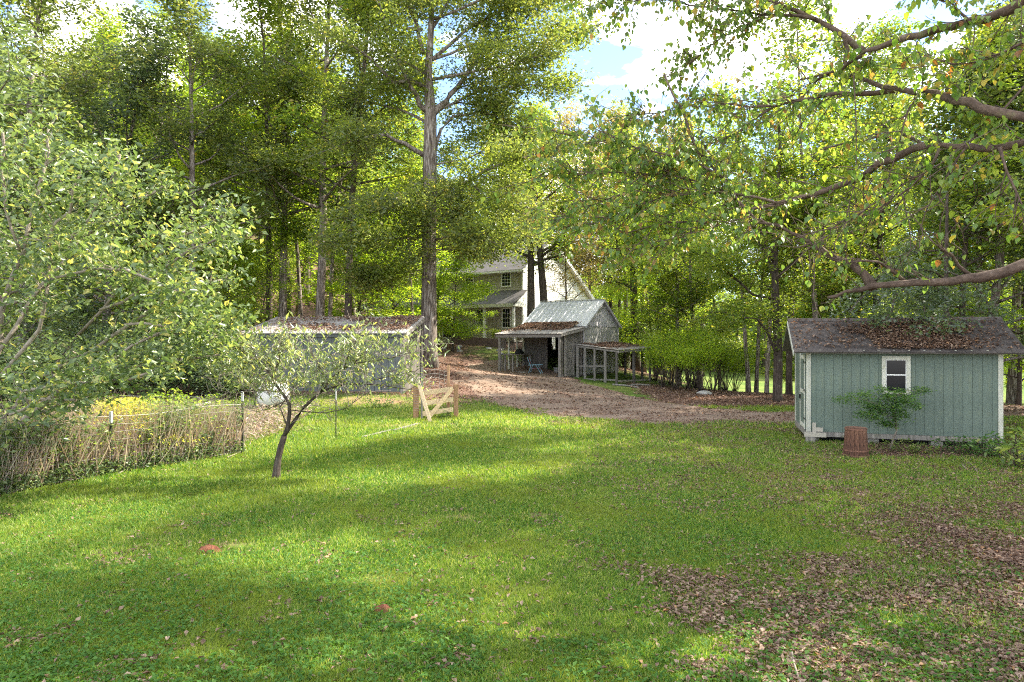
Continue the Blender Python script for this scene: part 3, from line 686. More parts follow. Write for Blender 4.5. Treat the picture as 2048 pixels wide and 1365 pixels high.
    tag(np_mesh('crown', V, F, MT['oak_leaf'], root), kind='stuff')
big_oak()
def roof_tree():
    Y = 20.6; tb = TreeB(79); T = lambda *a, **k: limb_px(tb, *a, **k)
    X0 = gx(1888, Y); z0 = gz(X0, Y)
    P = [Vector((X0, Y, z0 - .1)), Vector((X0 - .05, Y, 1.5)), Vector((X0 + .05, Y, 3.2)), Vector((X0, Y - .1, 5)), Vector((X0 + .1, Y, 7))]
    tb.w.tube(P, [.11, .09, .08, .06, .03], 8)
    k = dict(twl=.7, per=3)
    T([(1890, 600), (1860, 560), (1820, 560), (1790, 600), (1770, 640)], Y - .2, .07, -3.4, twg=16, **k)
    T([(1890, 560), (1850, 540), (1800, 560), (1730, 590), (1700, 625)], Y - .2, .07, -3.2, twg=18, **k)
    T([(1885, 580), (1880, 590), (1900, 640), (1915, 670)], Y - .4, .05, -3.3, twg=16, **k)
    T([(1885, 540), (1940, 560), (1970, 600), (1990, 640)], Y - .2, .05, -2.6, twg=14, **k)
    T([(1880, 560), (1840, 590), (1850, 630), (1865, 660)], Y - .3, .05, -3.4, twg=16, **k)
    T([(1890, 500), (1840, 500), (1790, 520), (1750, 560)], Y, .05, -2, twg=12, **k)
    root = empty('dogwood_tree', label='low dark-leaved tree behind the green shed, its boughs drooping over the roof leaves', cat='tree')
    tb.w.build('trunk', MT['bark_dark'], root, smooth=True)
    V, F = tb.leaves(4600, (.17, .17, .10), .105, droop=.5)
    tag(np_mesh('crown', V, F, MT['dark_leaf'], root), kind='stuff')
roof_tree()
# ---- the forked tree right of the drive
def forked_tree():
    Y = 29.0; tb = TreeB(78); T = lambda *a, **k: limb_px(tb, *a, **k)
    P = [px(a, b, Y) for a, b in [(1557, 812), (1555, 790), (1556, 740), (1556, 690), (1553, 620), (1550, 560), (1549, 500), (1553, 450), (1556, 380), (1560, 300), (1556, 200)]]
    tb.w.tube(P, [.27, .20, .19, .18, .165, .15, .13, .11, .09, .06, .03], 9)
    T([(1556, 720), (1545, 690), (1533, 660), (1515, 640), (1490, 635)], Y, .17, -1, twg=6)
    T([(1550, 555), (1535, 515), (1517, 485), (1503, 455), (1490, 420)], Y, .16, 1, twg=9)
    T([(1549, 530), (1530, 490), (1520, 440), (1525, 390)], Y, .12, -1, twg=9)
    T([(1550, 600), (1505, 590), (1460, 545), (1432, 515), (1400, 500)], Y, .13, -1, twg=12)
    T([(1552, 640), (1520, 625), (1470, 630), (1420, 625)], Y, .07, 1, twg=10)
    T([(1552, 560), (1590, 520), (1630, 470), (1650, 430)], Y, .12, 1, twg=10)
    T([(1553, 470), (1600, 440), (1650, 380)], Y, .1, -1, twg=9)
    T([(1556, 400), (1500, 350), (1450, 320)], Y, .1, 1, twg=10)
    T([(1552, 620), (1600, 590), (1650, 570), (1700, 560)], Y, .1, 1.5, twg=9)
    tb.twigs(P, 10, 1.6, .6, .04)
    root = empty('forked_tree', label='forked dark tree standing in leaf litter between the drive and the green shed', cat='tree')
    tb.w.build('trunk', MT['bark_dark'], root, smooth=True)
    V, F = tb.leaves(26000, (.42, .42, .12), .13)
    tag(np_mesh('crown', V, F, MT['mid_leaf'], root), kind='stuff')
forked_tree()

# ------------------------------------------------------------------ nearer trees
def fruit_tree():
    Y = 11.6; tb = TreeB(90); T = lambda *a, **k: limb_px(tb, *a, **k)
    k = dict(per=3, twl=.75)
    T([(-150, 1030), (-90, 960), (0, 882), (60, 833), (110, 790), (170, 748), (260, 735), (350, 718), (440, 710)], Y, .17, 0.6, twg=34, **k)
    T([(-90, 960), (-40, 900), (0, 850), (50, 782), (110, 733), (180, 700), (250, 650), (330, 600), (400, 570), (450, 560)], Y, .12, 1.2, twg=36, **k)
    T([(-90, 960), (-50, 800), (0, 690), (12, 600), (40, 500), (70, 400), (90, 310), (98, 250)], Y + .2, .13, .3, twg=30, **k)
    T([(0, 700), (60, 600), (130, 520), (200, 450), (270, 400), (330, 370)], Y, .08, 1.4, twg=32, **k)
    T([(-20, 780), (60, 690), (90, 620), (95, 560), (100, 480), (140, 420), (160, 350)], Y - .2, .07, -.6, twg=28, **k)
    T([(110, 730), (200, 620), (260, 560), (330, 500), (400, 450), (450, 430)], Y + .5, .06, 1.0, twg=32, **k)
    T([(170, 745), (260, 690), (360, 650), (430, 640), (470, 640)], Y, .05, .8, twg=22, **k)
    T([(50, 782), (140, 770), (220, 765), (300, 745)], Y - .5, .05, -.6, twg=22, **k)
    T([(0, 690), (-60, 560), (-100, 400), (-90, 250)], Y, .08, .5, twg=20, **k)
    T([(20, 830), (90, 800), (150, 800)], Y - .7, .05, -.4, twg=12, **k)
    T([(40, 500), (10, 420), (0, 330), (5, 260)], Y - .3, .05, -.5, twg=14, **k)
    T([(200, 620), (290, 580), (380, 500), (450, 470)], Y + .3, .05, -.8, twg=22, **k)
    T([(130, 520), (180, 430), (230, 350), (240, 310)], Y + .4, .05, -.4, twg=16, **k)
    T([(250, 650), (330, 660), (390, 660), (430, 670)], Y + .2, .05, -.5, twg=20, **k)
    T([(95, 560), (200, 540), (300, 560), (380, 590)], Y - .4, .05, -.7, twg=22, **k)
    root = empty('fruit_tree', label='leafy fruit tree with pale glossy foliage leaning in over the garden fence', cat='tree')
    tb.w.build('trunk', MT['bark_grey'], root, smooth=True)
    V, F = tb.leaves(13500, (.20, .20, .13), .11, aspect=.48, droop=.6, upness=.4)
    tag(np_mesh('crown', V, F, MT['peach_leaf'], root), kind='stuff')
fruit_tree()

def small_tree():
    Y = 12.7; tb = TreeB(91); tb.w2 = MB(); r = tb.r; zb = gz(gx(553, Y), Y)
    def L(pts, w0, w1, dep=0.0, tw=8, leaf=.5, tl=.45):
        n = len(pts); q = [px(a, b, Y + dep * i / (n - 1)) for i, (a, b) in enumerate(pts)]
        tb.w.tube(q, [w0 / 2 + (w1 - w0) / 2 * i / (n - 1) for i in range(n)], 7)
        for i in range(tw):
            t = (.12 + .88 * (i + r.random()) / tw) * (n - 1); a = min(int(t), n - 2); p = q[a].lerp(q[a + 1], t - a)
            dm = (q[a + 1] - q[a]).normalized()
            d = dm * .5 + Vector((r.gauss(0, .6), r.gauss(0, .6), r.gauss(.45, .5)))
            pp = tb.path(p, d, tl * r.uniform(.5, 1.6), 5, .25, .03)
            tb.w2.tube(pp, [.008, .007, .0065, .006, .005, .004], 3)
            for e in range(3):
                s0 = pp[2 + e]; p3 = tb.path(s0, Vector((r.gauss(0, 1), r.gauss(0, 1), r.gauss(.4, .6))), tl * r.uniform(.3, .8), 3, .3)
                tb.w2.tube(p3, [.0055, .005, .0045, .0035], 3)
                if p3[-1].z > CAMH - 92 / FPX * Y and r.random() < leaf * 1.7: tb.c.append((p3[-1], 0)); tb.c.append((p3[1], 0))
            if pp[-1].z > CAMH - 95 / FPX * Y: tb.c.append((pp[-1], 0)); tb.c.append((pp[3], 0))
    base = [(552, 966), (553, 945), (556, 920), (562, 893), (569, 872)]
    q = [px(a, b, Y) for a, b in base]
    q[0].z = zb - .05
    tb.w.tube(q, [.10, .072, .06, .058, .052], 9)
    L([(569, 872), (575, 855), (579, 829), (579, 810), (571, 795), (562, 784), (550, 768), (545, 753), (522, 728), (505, 705)], .085, .02, -.4, 22)
    L([(569, 872), (594, 835), (609, 814), (625, 799), (642, 784), (663, 776), (689, 769), (718, 768), (756, 770), (794, 776), (825, 780)], .07, .012, .4, 24)
    L([(642, 784), (655, 767), (670, 751), (689, 738), (708, 727), (728, 706), (760, 690)], .05, .014, .5, 22)
    L([(708, 727), (750, 722), (790, 715), (840, 700)], .02, .008, .2, 16)
    L([(562, 784), (537, 782), (508, 780), (470, 788), (430, 780)], .03, .01, -.6, 14)
    L([(579, 820), (613, 824), (651, 826), (690, 818), (727, 791), (745, 780)], .022, .007, -.5, 10, .2)
    L([(570, 803), (537, 818), (514, 824), (508, 805), (520, 780)], .02, .006, -.5, 8, .1)
    L([(550, 768), (520, 765), (480, 740), (440, 730)], .025, .008, .5, 16)
    L([(642, 784), (648, 760), (640, 735), (620, 705)], .03, .01, -.7, 18)
    L([(575, 855), (560, 815), (590, 770), (600, 730), (590, 690)], .03, .01, .8, 18)
    L([(718, 768), (770, 755), (832, 742), (870, 716)], .02, .007, .5, 10, .3)
    L([(545, 753), (560, 720), (555, 690)], .025, .008, -.3, 14)
    L([(522, 728), (480, 700), (450, 690)], .02, .008, .2, 14)
    L([(689, 738), (700, 700), (720, 675)], .02, .008, -.5, 14)
    root = empty('peach_sapling', label='small half-bare peach tree with dark forked stem standing alone on the lawn', cat='tree')
    tb.w.build('trunk', MT['bark_dark'], root, smooth=True)
    V, F = tb.leaves(3600, (.10, .10, .07), .11, aspect=.26, droop=.9, upness=.3)
    tag(np_mesh('crown', V, F, MT['willow_leaf'], root), kind='stuff')
    tb.w2.build('twigs', MT['bark_grey'], root)
small_tree()

# ---- the overhanging tree at the right, its trunk just outside the view
def leaf_template(w=.8):
    xs_ = [0, .18, .42, .70]; ws = [0, .36 * w, .46 * w, .30 * w]
    V = [(0, 0, 0)]
    for x, ww in zip(xs_[1:], ws[1:]): V += [(x, ww, .10 * ww / .4 - .16 * x * x), (x, 0, -.16 * x * x), (x, -ww, .10 * ww / .4 - .16 * x * x)]
    V.append((1, 0, -.2))
    F = [(0, 2, 1), (0, 3, 2), (1, 2, 5), (1, 5, 4), (2, 3, 6), (2, 6, 5), (4, 5, 8), (4, 8, 7), (5, 6, 9), (5, 9, 8), (7, 8, 10), (8, 9, 10)]
    return np.array(V), np.array(F)
def overhang():
    tb = TreeB(92); r = tb.r; wood = MB(); tw = []
    def L(pts, w0, w1, Y0, Y1, n=10, tl=.5, k=7):
        m = len(pts); q0 = [px(a, b, Y0 + (Y1 - Y0) * i / (m - 1)) for i, (a, b) in enumerate(pts)]
        q = []
        for i in range(m - 1):
            for t in (0, .5): q.append(q0[i].lerp(q0[i + 1], t) + Vector((r.gauss(0, .008), r.gauss(0, .02), r.gauss(0, .008))))
        q.append(q0[-1]); m = len(q)
        wood.tube(q, [max(.0035, (w0 + (w1 - w0) * i / (m - 1)) / 2 * (1 + r.gauss(0, .06))) for i in range(m)], k)
        n = int(n * 1.35)
        for i in range(n):
            t = (.1 + .9 * (i + r.random()) / n) * (m - 1); a = min(int(t), m - 2); p = q[a].lerp(q[a + 1], t - a)
            dm = (q[a + 1] - q[a]).normalized()
            d = dm * .8 + Vector((r.gauss(-.1, .55), r.gauss(0, .6), r.gauss(.05, .55)))
            l = tl * r.uniform(.4, 1.5); pp = tb.path(p, d, l, 6, .14)
            wood.tube(pp, [.006, .0055, .005, .0045, .004, .0035, .0025], 4)
            tw.append(pp)
            for e in range(2):
                if r.random() < .9:
                    p3 = tb.path(pp[1 + e * 2], d + Vector((r.gauss(0, .8), r.gauss(0, .6), r.gauss(0, .7))), l * r.uniform(.4, .8), 4, .18)
                    wood.tube(p3, [.0045, .004, .0035, .003, .002], 3); tw.append(p3)
    P2 = .0052  # metres per photo pixel at 7 m
    L([(2320, 430), (2180, 500), (2048, 532), (1960, 555), (1900, 562), (1830, 568), (1745, 572), (1700, 585), (1655, 596)], .125, .03, 5.9, 7.0, 5, .3, 10)
    L([(1745, 572), (1729, 548), (1695, 527), (1666, 516), (1640, 501), (1604, 476), (1556, 454), (1490, 443)], .11, .018, 6.9, 7.6, 10, .5)
    L([(1820, 568), (1790, 545), (1755, 522), (1700, 525)], .05, .012, 6.8, 6.4, 4, .4)
    L([(1935, 552), (1905, 510), (1860, 480)], .04, .008, 6.4, 6.2, 3, .4)
    L([(2300, -180), (2150, -60), (2048, 4), (1996, 29), (1941, 48), (1871, 62), (1813, 77), (1758, 92), (1729, 101), (1699, 128), (1677, 143)], .11, .03, 5.6, 7.2, 10, .5, 9)
    L([(1729, 99), (1688, 70), (1630, 40), (1556, 9), (1480, -25), (1420, -60)], .075, .018, 7.1, 7.8, 16, .6)
    L([(1688, 70), (1694, 100), (1692, 139)], .05, .03, 7.1, 7.2, 1, .3)
    L([(1630, 40), (1556, 33), (1483, 25), (1380, 12), (1300, -10)], .035, .01, 7.3, 8.2, 22, .65)
    L([(2260, 330), (2048, 235), (1960, 215), (1908, 205), (1868, 190), (1827, 181), (1791, 179), (1743, 168), (1703, 150), (1660, 148), (1600, 160)], .10, .02, 5.8, 7.6, 9, .5, 9)
    L([(1791, 182), (1703, 189), (1648, 190), (1593, 201), (1549, 212), (1476, 264), (1413, 293), (1350, 320)], .055, .01, 7.0, 8.2, 24, .6)
    L([(1660, 148), (1640, 158), (1610, 185), (1560, 200), (1500, 205), (1420, 190)], .03, .008, 7.4, 8.4, 14, .6)
    L([(2300, 300), (2160, 300), (2048, 288), (1996, 295), (1934, 296), (1886, 293), (1849, 293), (1824, 275), (1794, 262), (1730, 280), (1640, 300)], .085, .015, 5.9, 7.4, 9, .5, 9)
    L([(1849, 293), (1813, 304), (1758, 330), (1721, 355), (1652, 381), (1604, 396), (1556, 407), (1476, 425), (1421, 440), (1337, 445), (1240, 470)], .085, .012, 6.6, 8.2, 22, .6)
    L([(1326, 150), (1366, 234), (1395, 300), (1446, 355), (1483, 407), (1516, 447)], .022, .034, 7.9, 7.4, 16, .6)
    L([(1446, 355), (1380, 320), (1300, 300), (1240, 290), (1170, 272), (1105, 262)], .028, .007, 7.5, 8.6, 26, .55)
    L([(1556, 407), (1480, 390), (1400, 385), (1320, 395), (1240, 430), (1180, 450)], .028, .007, 7.4, 8.4, 24, .55)
    L([(1483, 407), (1420, 370), (1340, 350), (1250, 345), (1160, 350), (1090, 340)], .024, .007, 7.5, 8.6, 26, .55)
    L([(1549, 212), (1460, 210), (1360, 215), (1280, 230), (1220, 235)], .026, .007, 7.6, 8.8, 22, .55)
    L([(1413, 293), (1330, 330), (1260, 380), (1190, 410), (1110, 440)], .022, .007, 7.9, 8.8, 24, .5)
    L([(1421, 440), (1370, 470), (1300, 500), (1230, 500)], .02, .006, 7.8, 8.3, 12, .45)
    L([(1300, -10), (1250, 10), (1200, 5), (1150, -30)], .015, .006, 8.2, 8.6, 12, .45)
    L([(1556, 9), (1480, 60), (1420, 90), (1380, 130)], .022, .006, 7.6, 8.0, 14, .5)
    L([(1850, 100), (1849, 180), (1810, 240), (1790, 320), (1760, 400)], .014, .01, 6.4, 6.6, 6, .4, 5)
    L([(1710, 150), (1714, 330), (1700, 400), (1688, 470), (1690, 520)], .014, .008, 6.9, 6.8, 6, .4, 5)
    L([(1640, 501), (1632, 520), (1624, 590), (1645, 645)], .014, .005, 6.9, 6.6, 0, .4, 5)
    L([(2048, 170), (1960, 260), (1880, 330), (1800, 370), (1700, 440), (1640, 480)], .022, .006, 6.2, 6.8, 14, .5, 5)
    L([(1996, 295), (2030, 380), (2070, 460)], .03, .01, 6.0, 5.8, 6, .5, 5)
    L([(1934, 296), (1900, 340), (1850, 420), (1830, 500)], .02, .006, 6.3, 6.4, 8, .5, 5)
    L([(2120, 40), (2040, 90), (1980, 120), (1900, 130)], .035, .008, 5.7, 6.2, 10, .5, 5)
    L([(1941, 48), (1900, 10), (1850, -20)], .03, .008, 6.2, 6.4, 8, .5, 5)
    L([(1886, 293), (1840, 360), (1760, 420), (1680, 450), (1600, 500)], .03, .007, 6.5, 7.2, 14, .5, 5)
    # trunk outside the frame, standing on the ground
    tx, ty = 6.6, 6.1; zb = gz(tx, ty)
    wood.tube([(tx + .15, ty, zb - .1), (tx, ty, 1.2), (tx - .05, ty, 2.6), (tx - .1, ty, 3.6), (tx, ty, 5.2), (tx + .3, ty, 7.5)], [.34, .27, .24, .21, .16, .06], 12)
    root = empty('mulberry_tree', label='overhanging tree reaching in with long bare boughs and big drooping yellow-green leaves', cat='tree')
    wood.build('trunk', MT['bark_red'], root, smooth=True)
    rng = np.random.RandomState(8); Vt, Ft = leaf_template()
    pos, dirs = [], []
    for pp in tw:
        for i in range(1, len(pp)):
            xpx = 1024 + pp[i].x / max(pp[i].y, .1) * FPX; ypx = HY - (pp[i].z - CAMH) / max(pp[i].y, .1) * FPX
            dens = 1.5 if xpx < 1500 else (1.05 if ypx < 300 else .55)
            if ypx > 470 and xpx > 1560: dens = .22
            for j in range(2):
                if r.random() < dens * .85:
                    pos.append(tuple(pp[i] + Vector((r.gauss(0, .03), r.gauss(0, .03), r.gauss(-.02, .02)))))
    pos = np.array(pos); n = len(pos)
    az = rng.rand(n) * 6.283
    d = np.stack([np.cos(az), np.sin(az), -.9 - .8 * rng.rand(n)], 1); d /= np.linalg.norm(d, axis=1)[:, None]
    nn = np.stack([np.cos(az) * .8, np.sin(az) * .8, .8 + 0 * az], 1) + rng.randn(n, 3) * .35
    s = np.cross(nn, d); s /= np.linalg.norm(s, axis=1)[:, None]; u = np.cross(d, s)
    sz = .036 + .052 * rng.rand(n) ** 1.3
    V = pos[:, None, :] + (Vt[None, :, 0:1] * d[:, None, :] + Vt[None, :, 1:2] * s[:, None, :] + Vt[None, :, 2:3] * u[:, None, :]) * sz[:, None, None]
    xpx = 1024 + pos[:, 0] / pos[:, 1] * FPX; ypx = HY - (pos[:, 2] - CAMH) / pos[:, 1] * FPX
    vis = (xpx > 5) & (xpx < 2043) & (ypx > 5)
    key = np.where(vis, sz / pos[:, 1], 0); order = np.argsort(-key); big, rest = order[:290], order[290:]
    V2 = V[rest].reshape(-1, 3); F2 = (np.arange(len(rest))[:, None, None] * len(Vt) + Ft[None]).reshape(-1, 3)
    tag(np_mesh('foliage', V2, F2, MT['mulberry_leaf'], root), kind='stuff')
    mats = [MT['mulb_green'], MT['mulb_lime'], MT['mulb_green'], MT['mulb_yellow'], MT['mulb_lime'], MT['mulb_green'], MT['mulb_brown']]
    meshes = []
    for i, mm in enumerate(mats):
        Vt2, _ = leaf_template(.65 + .08 * (i % 4)); me = bpy.data.meshes.new('leaf'); me.from_pydata([tuple(v) for v in Vt2], [], [tuple(int(a) for a in f) for f in Ft]); me.materials.append(mm); meshes.append(me)
    for i in big:
        o = bpy.data.objects.new('leaf', meshes[rng.choice(7, p=[.22, .22, .2, .07, .14, .1, .05])]); link(o, root)
        o.matrix_local = Matrix(((d[i][0] * sz[i], s[i][0] * sz[i], u[i][0] * sz[i], pos[i][0]), (d[i][1] * sz[i], s[i][1] * sz[i], u[i][1] * sz[i], pos[i][1]), (d[i][2] * sz[i], s[i][2] * sz[i], u[i][2] * sz[i], pos[i][2]), (0, 0, 0, 1)))
    print('mulberry leaves', n)
MT['mulb_green'] = leaf_mat('mulberry_green', [(0, (.08, .16, .035)), (1, (.11, .20, .04))], tfac=.5)
MT['mulb_lime'] = leaf_mat('mulberry_lime', [(0, (.14, .20, .045)), (1, (.17, .23, .045))], tfac=.5)
MT['mulb_yellow'] = leaf_mat('mulberry_yellow', [(0, (.30, .26, .06)), (1, (.30, .26, .06))], tfac=.5)
MT['mulb_brown'] = leaf_mat('mulberry_brown', [(0, (.25, .11, .04)), (1, (.25, .11, .04))], tfac=.25)
overhang()

# ------------------------------------------------------------------ shrubs
def bush_mesh(seed, H, Rd, n, size, stems=14, sig=.16, droop=.2, aspect=.5, gap=0.0):
    tb = TreeB(seed); r = tb.r
    for i in range(stems):
        a = r.random() * 6.28; q = tb.path((r.gauss(0, .08), r.gauss(0, .08), -.05), (math.cos(a) * .5 * Rd / H * 1.6, math.sin(a) * .5 * Rd / H * 1.6, 1), H * r.uniform(.75, 1.05), 6, .12)
        tb.limb(q, .018 * H / 2.5, .004, 4)
        tb.twigs(q, 7, Rd * .5, gap + .15, .006, per=3, spread=1)
    V, F = tb.leaves(n, (sig, sig, sig * .6), size, droop=droop, aspect=aspect)
    return tb, V, F
def bush_kind(*a, leafm='mid_leaf', **k):
    tb, V, F = bush_mesh(*a, **k); return Kind(tb, V, F, 'bark_dark', leafm)
K_THICKET = bush_kind(20, 3.6, 1.3, 5200, .085, stems=16, sig=.22, gap=.35, leafm='lime_leaf')
K_ROUND = bush_kind(21, 2.4, 1.5, 9000, .09, stems=22, sig=.25, leafm='dark_leaf')
K_NAND = bush_kind(22, 1.5, .5, 1500, .06, stems=5, sig=.10, gap=.45, leafm='nandina_leaf')
K_WEED = bush_kind(23, .42, .32, 260, .06, stems=7, sig=.06, leafm='weed_green')
for i, (x, Y, sc) in enumerate([(1325, 37, .8), (1352, 35.5, .85), (1378, 36.5, .95), (1402, 34.5, .85), (1426, 36, .95), (1450, 38, .9), (1340, 40, 1.0), (1390, 40, 1.1), (1310, 42, .9), (1470, 40, .8)]):
    ft(K_THICKET, x, Y, sc, nm='thicket_shrub', cat='shrub', label='twiggy bright green shrub in the thicket between the open run and the meadow', group='shrubs of the thicket past the run')
ft(K_ROUND, 1246, 47.5, 1.5, nm='holly_bush', cat='shrub', label='silvery rounded bush showing behind the gable end of the small barn', leafm='dark_leaf')
ft(K_ROUND, 925, 47.3, .75, nm='porch_shrub', cat='shrub', label='dark dense shrub in front of the porch, nearer the big oak', leafm='dark_leaf')
ft(K_NAND, 985, 46, 1.0, nm='porch_shrub', cat='shrub', label='loose small shrub at the foot of the porch, nearest the small barn', leafm='mid_leaf')
for i, (x, Y, sc) in enumerate([(60, 24, 1.0), (140, 25, 1.1), (230, 26, 1.1), (320, 26, 1.0), (400, 26, 1.05), (450, 25, .9), (-40, 24, 1.1), (480, 29, 1.0), (280, 30, 1.3), (160, 31, 1.3), (380, 32, 1.3)]):
    ft(K_ROUND, x, Y, sc, nm='hedge_shrub', cat='shrub', label='dark shrub in the shady hedge behind the overgrown garden', group='shrubs of the hedge behind the garden')
ft(K_WEED, 1800, 15.7, 1.0, nm='pokeweed', cat='weed', label='pale yellow-green weed at the shed base just right of the crooked nandina stem')
ft(K_WEED, 1850, 15.6, .8, nm='pokeweed', cat='weed', label='second pale weed along the shed base, left of the trailing greenery')
ft(K_WEED, 1905, 15.6, 1.2, nm='trailing_greenery', cat='weed', label='trailing green weed against the shed wall near its far corner', leafm='nandina_leaf')
ft(K_WEED, 1945, 15.4, 1.3, nm='trailing_greenery', cat='weed', label='leafy weed under the white corner board of the shed', leafm='nandina_leaf')
ft(K_WEED, 2035, 14.2, 2.2, nm='corner_weeds', cat='weed', label='tall weeds at the picture edge beyond the shed corner', leafm='weed_green')
ft(K_WEED, 2000, 15.2, 1.5, nm='corner_weeds', cat='weed', label='low green weeds just outside the shed corner', leafm='nandina_leaf')
ft(K_WEED, 698, 23.2, 1.0, nm='wild_plant', cat='weed', label='pale green wild plant in the shade below the long outbuilding', leafm='weed_green')
ft(K_WEED, 760, 23.5, 1.2, nm='wild_plant', cat='weed', label='low wild plant between the thin stake and the wooden gate', leafm='nandina_leaf')
ft(K_WEED, 890, 22.3, .8, nm='wild_plant', cat='weed', label='small green weed growing through the bottom gate rail', leafm='nandina_leaf')

def nandina():
    tb = TreeB(95); r = tb.r
    Y = 16.25
    q = [px(a, b, Y) for a, b in [(1779, 899), (1786, 880), (1793, 862), (1792, 840), (1786, 820), (1780, 800)]]
    q[0].z = gz(q[0].x, q[0].y) - .05
    tb.w.tube(q, [.026, .022, .020, .018, .015, .010], 6)
    for e in [(1700, 792), (1680, 800), (1730, 790), (1745, 810), (1740, 835), (1770, 845), (1810, 835), (1820, 800), (1800, 785), (1850, 782), (1760, 778), (1755, 825), (1790, 815), (1832, 815), (1725, 828), (1775, 792)]:
        t = px(e[0], e[1], Y - r.uniform(0, .3)); s0 = q[r.choice([2, 3, 4, 5])]
        mid = s0.lerp(t, .5) + Vector((0, 0, .12))
        tb.w.tube([s0, mid, t], [.008, .006, .003], 4)
        for j in range(5): tb.c.append((s0.lerp(t, .45 + .13 * j) + Vector((r.gauss(0, .04), 0, r.gauss(.02, .04))), 0))
        tb.c.append((t, 0)); tb.c.append((t, 0))
    root = empty('nandina_shrub', label='feathery green shrub on a thin crooked stem in front of the shed window', cat='shrub')
    tb.w.build('stem', MT['bark_grey'], root)
    V, F = tb.leaves(5200, (.10, .08, .05), .055, aspect=.4)
    tag(np_mesh('foliage', V, F, MT['nandina_leaf'], root), kind='stuff')
nandina()

# ------------------------------------------------------------------ the green shed
def repeat_box(name, mat, parent, spec, xs_):
    """alike boxes sharing one mesh; spec = (x0,x1,y0,y1,z0,z1) at x offset 0"""
    first = MB().box(*spec).build(name, mat, parent)
    out = [first]; first.location.x = xs_[0]
    for x in xs_[1:]:
        o = dup(first, parent); o.location.x = x; out.append(o)
    return out
def green_shed():
    W, D = 4.27, 2.6; ZF, ZT = .27, 2.38; SL = .535; RY = D / 2
    root = empty('garden_shed', (7.53, 17.4, 0), rad(-16.5), label='small grey-green plank shed with one white-framed window and leaf-covered shingle roof', cat='shed')
    n = 21; pw = W / n
    repeat_box('plank', MT['teal_paint'], root, (.003, pw - .003, 0, .018, ZF, ZT), [i * pw for i in range(n)])
    b = MB(); b.box(0.02, W - .02, .02, .06, ZF, ZT)
    b.box(0.03, W - .03, D - .04, D, ZF, ZT)
    b.prism([(W - .05, .06, ZF), (W - .05, D - .04, ZF), (W - .05, D - .04, ZT), (W - .05, RY, ZT + SL * RY), (W - .05, .06, ZT)], (.045, 0, 0))
    b.prism([(.02, .06, ZF), (.02, D - .04, ZF), (.02, D - .04, ZT), (.02, RY, ZT + SL * RY - .03), (.02, .06, ZT)], (.03, 0, 0))
    b.build('wall', MT['teal_paint'], root)
    # planks of the door end
    m = 12; dw = (D - .02) / m
    for i in range(m):
        y0, y1 = .02 + i * dw + .003, .02 + (i + 1) * dw - .003
        f = lambda y: ZT - .02 + SL * min(y, D - y)
        MB().prism([(0, y0, ZF), (0, y1, ZF), (0, y1, f(y1)), (0, y0, f(y0))], (.018, 0, 0)).build('plank', MT['teal_paint'], root)
    # trims
    repeat_box('corner_board', MT['cream_trim'], root, (0, .10, -.025, -.002, ZF - .02, ZT - .02), [-.022, W - .085])
    MB().box(-.024, -.002, -.02, .09, ZF - .02, ZT + .02).build('corner_board', MT['cream_trim'], root)
    MB().box(-.024, -.002, D - .09, D, ZF - .02, ZT + .02).build('corner_board', MT['cream_trim'], root)
    # door with white rails
    d = MB().box(-.035, -.004, .16, 1.15, ZF + .03, 2.22).build('door', MT['teal_paint'], root)
    for z in (ZF + .05, 1.20, 2.10): MB().box(-.052, -.037, .17, 1.14, z, z + .10).build('door_rail', MT['cream_trim'], d)
    for y in (.16, 1.06): MB().box(-.055, -.0375, y, y + .09, ZF + .03, 2.22).build('door_stile', MT['cream_trim'], d)
    for z in (.55, 1.28, 2.0): MB().box(-.062, -.056, .12, .30, z, z + .05).build('hinge', MT['black_metal'], d)
    MB().box(-.085, -.056, 1.02, 1.06, 1.02, 1.14).build('handle', MT['black_metal'], d)
    MB().box(-.04, -.003, 1.16, 1.28, ZF, 2.3).build('door_frame', MT['cream_trim'], root)
    # sill and footing
    MB().box(-.02, W + .01, -.03, .08, .15, ZF - .005).build('sill_beam', MT['old_wood'], root)
    MB().box(-.03, .08, .085, D, .135, ZF - .005).build('sill_beam', MT['old_wood'], root)
    for x in (.02, 1.4, 2.8, 4.0): MB().box(x, x + .25, .05, .3, -.1, .132).build('footing_block', MT['concrete'], root)
    MB().box(.1, W - .1, .45, .5, -.1, .132).build('crawl_space_shade', MT['dark_inside'], root)  # dark sheet standing in for the shade in the gap under the floor
    # window
    x0, x1, z0, z1 = 1.70, 2.33, 1.26, 2.20
    w = MB(); t = .085
    w.box(x0, x0 + t, -.04, -.004, z0, z1); w.box(x1 - t, x1, -.04, -.004, z0, z1)
    w.box(x0 + t, x1 - t, -.038, -.004, z1 - t, z1); w.box(x0 + t, x1 - t, -.038, -.004, z0, z0 + .06)
    w = w.build('window', MT['cream_trim'], root)
    MB().box(x0 + t, x1 - t, -.012, -.003, z0 + .06, z1 - t).build('pane', MT['glass'], w)
    zm = (z0 + z1) / 2 - .01
    MB().box(x0 + t, x1 - t, -.024, -.013, zm, zm + .03).build('sash', MT['white_paint'], w)
    s = MB(); s.box(x0 + t, x0 + t + .02, -.022, -.013, z0 + .06, z1 - t); s.box(x1 - t - .02, x1 - t, -.022, -.013, z0 + .06, z1 - t); s.box(x0 + t + .02, x1 - t - .02, -.022, -.013, z1 - t - .02, z1 - t)
    s.build('sash', MT['white_paint'], w)
    # roof
    OX0, OX1, OY = -.34, W + .42, .26
    zr = ZT + .02; f = lambda y: zr + SL * y
    zt = f(RY)
    deck = MB()
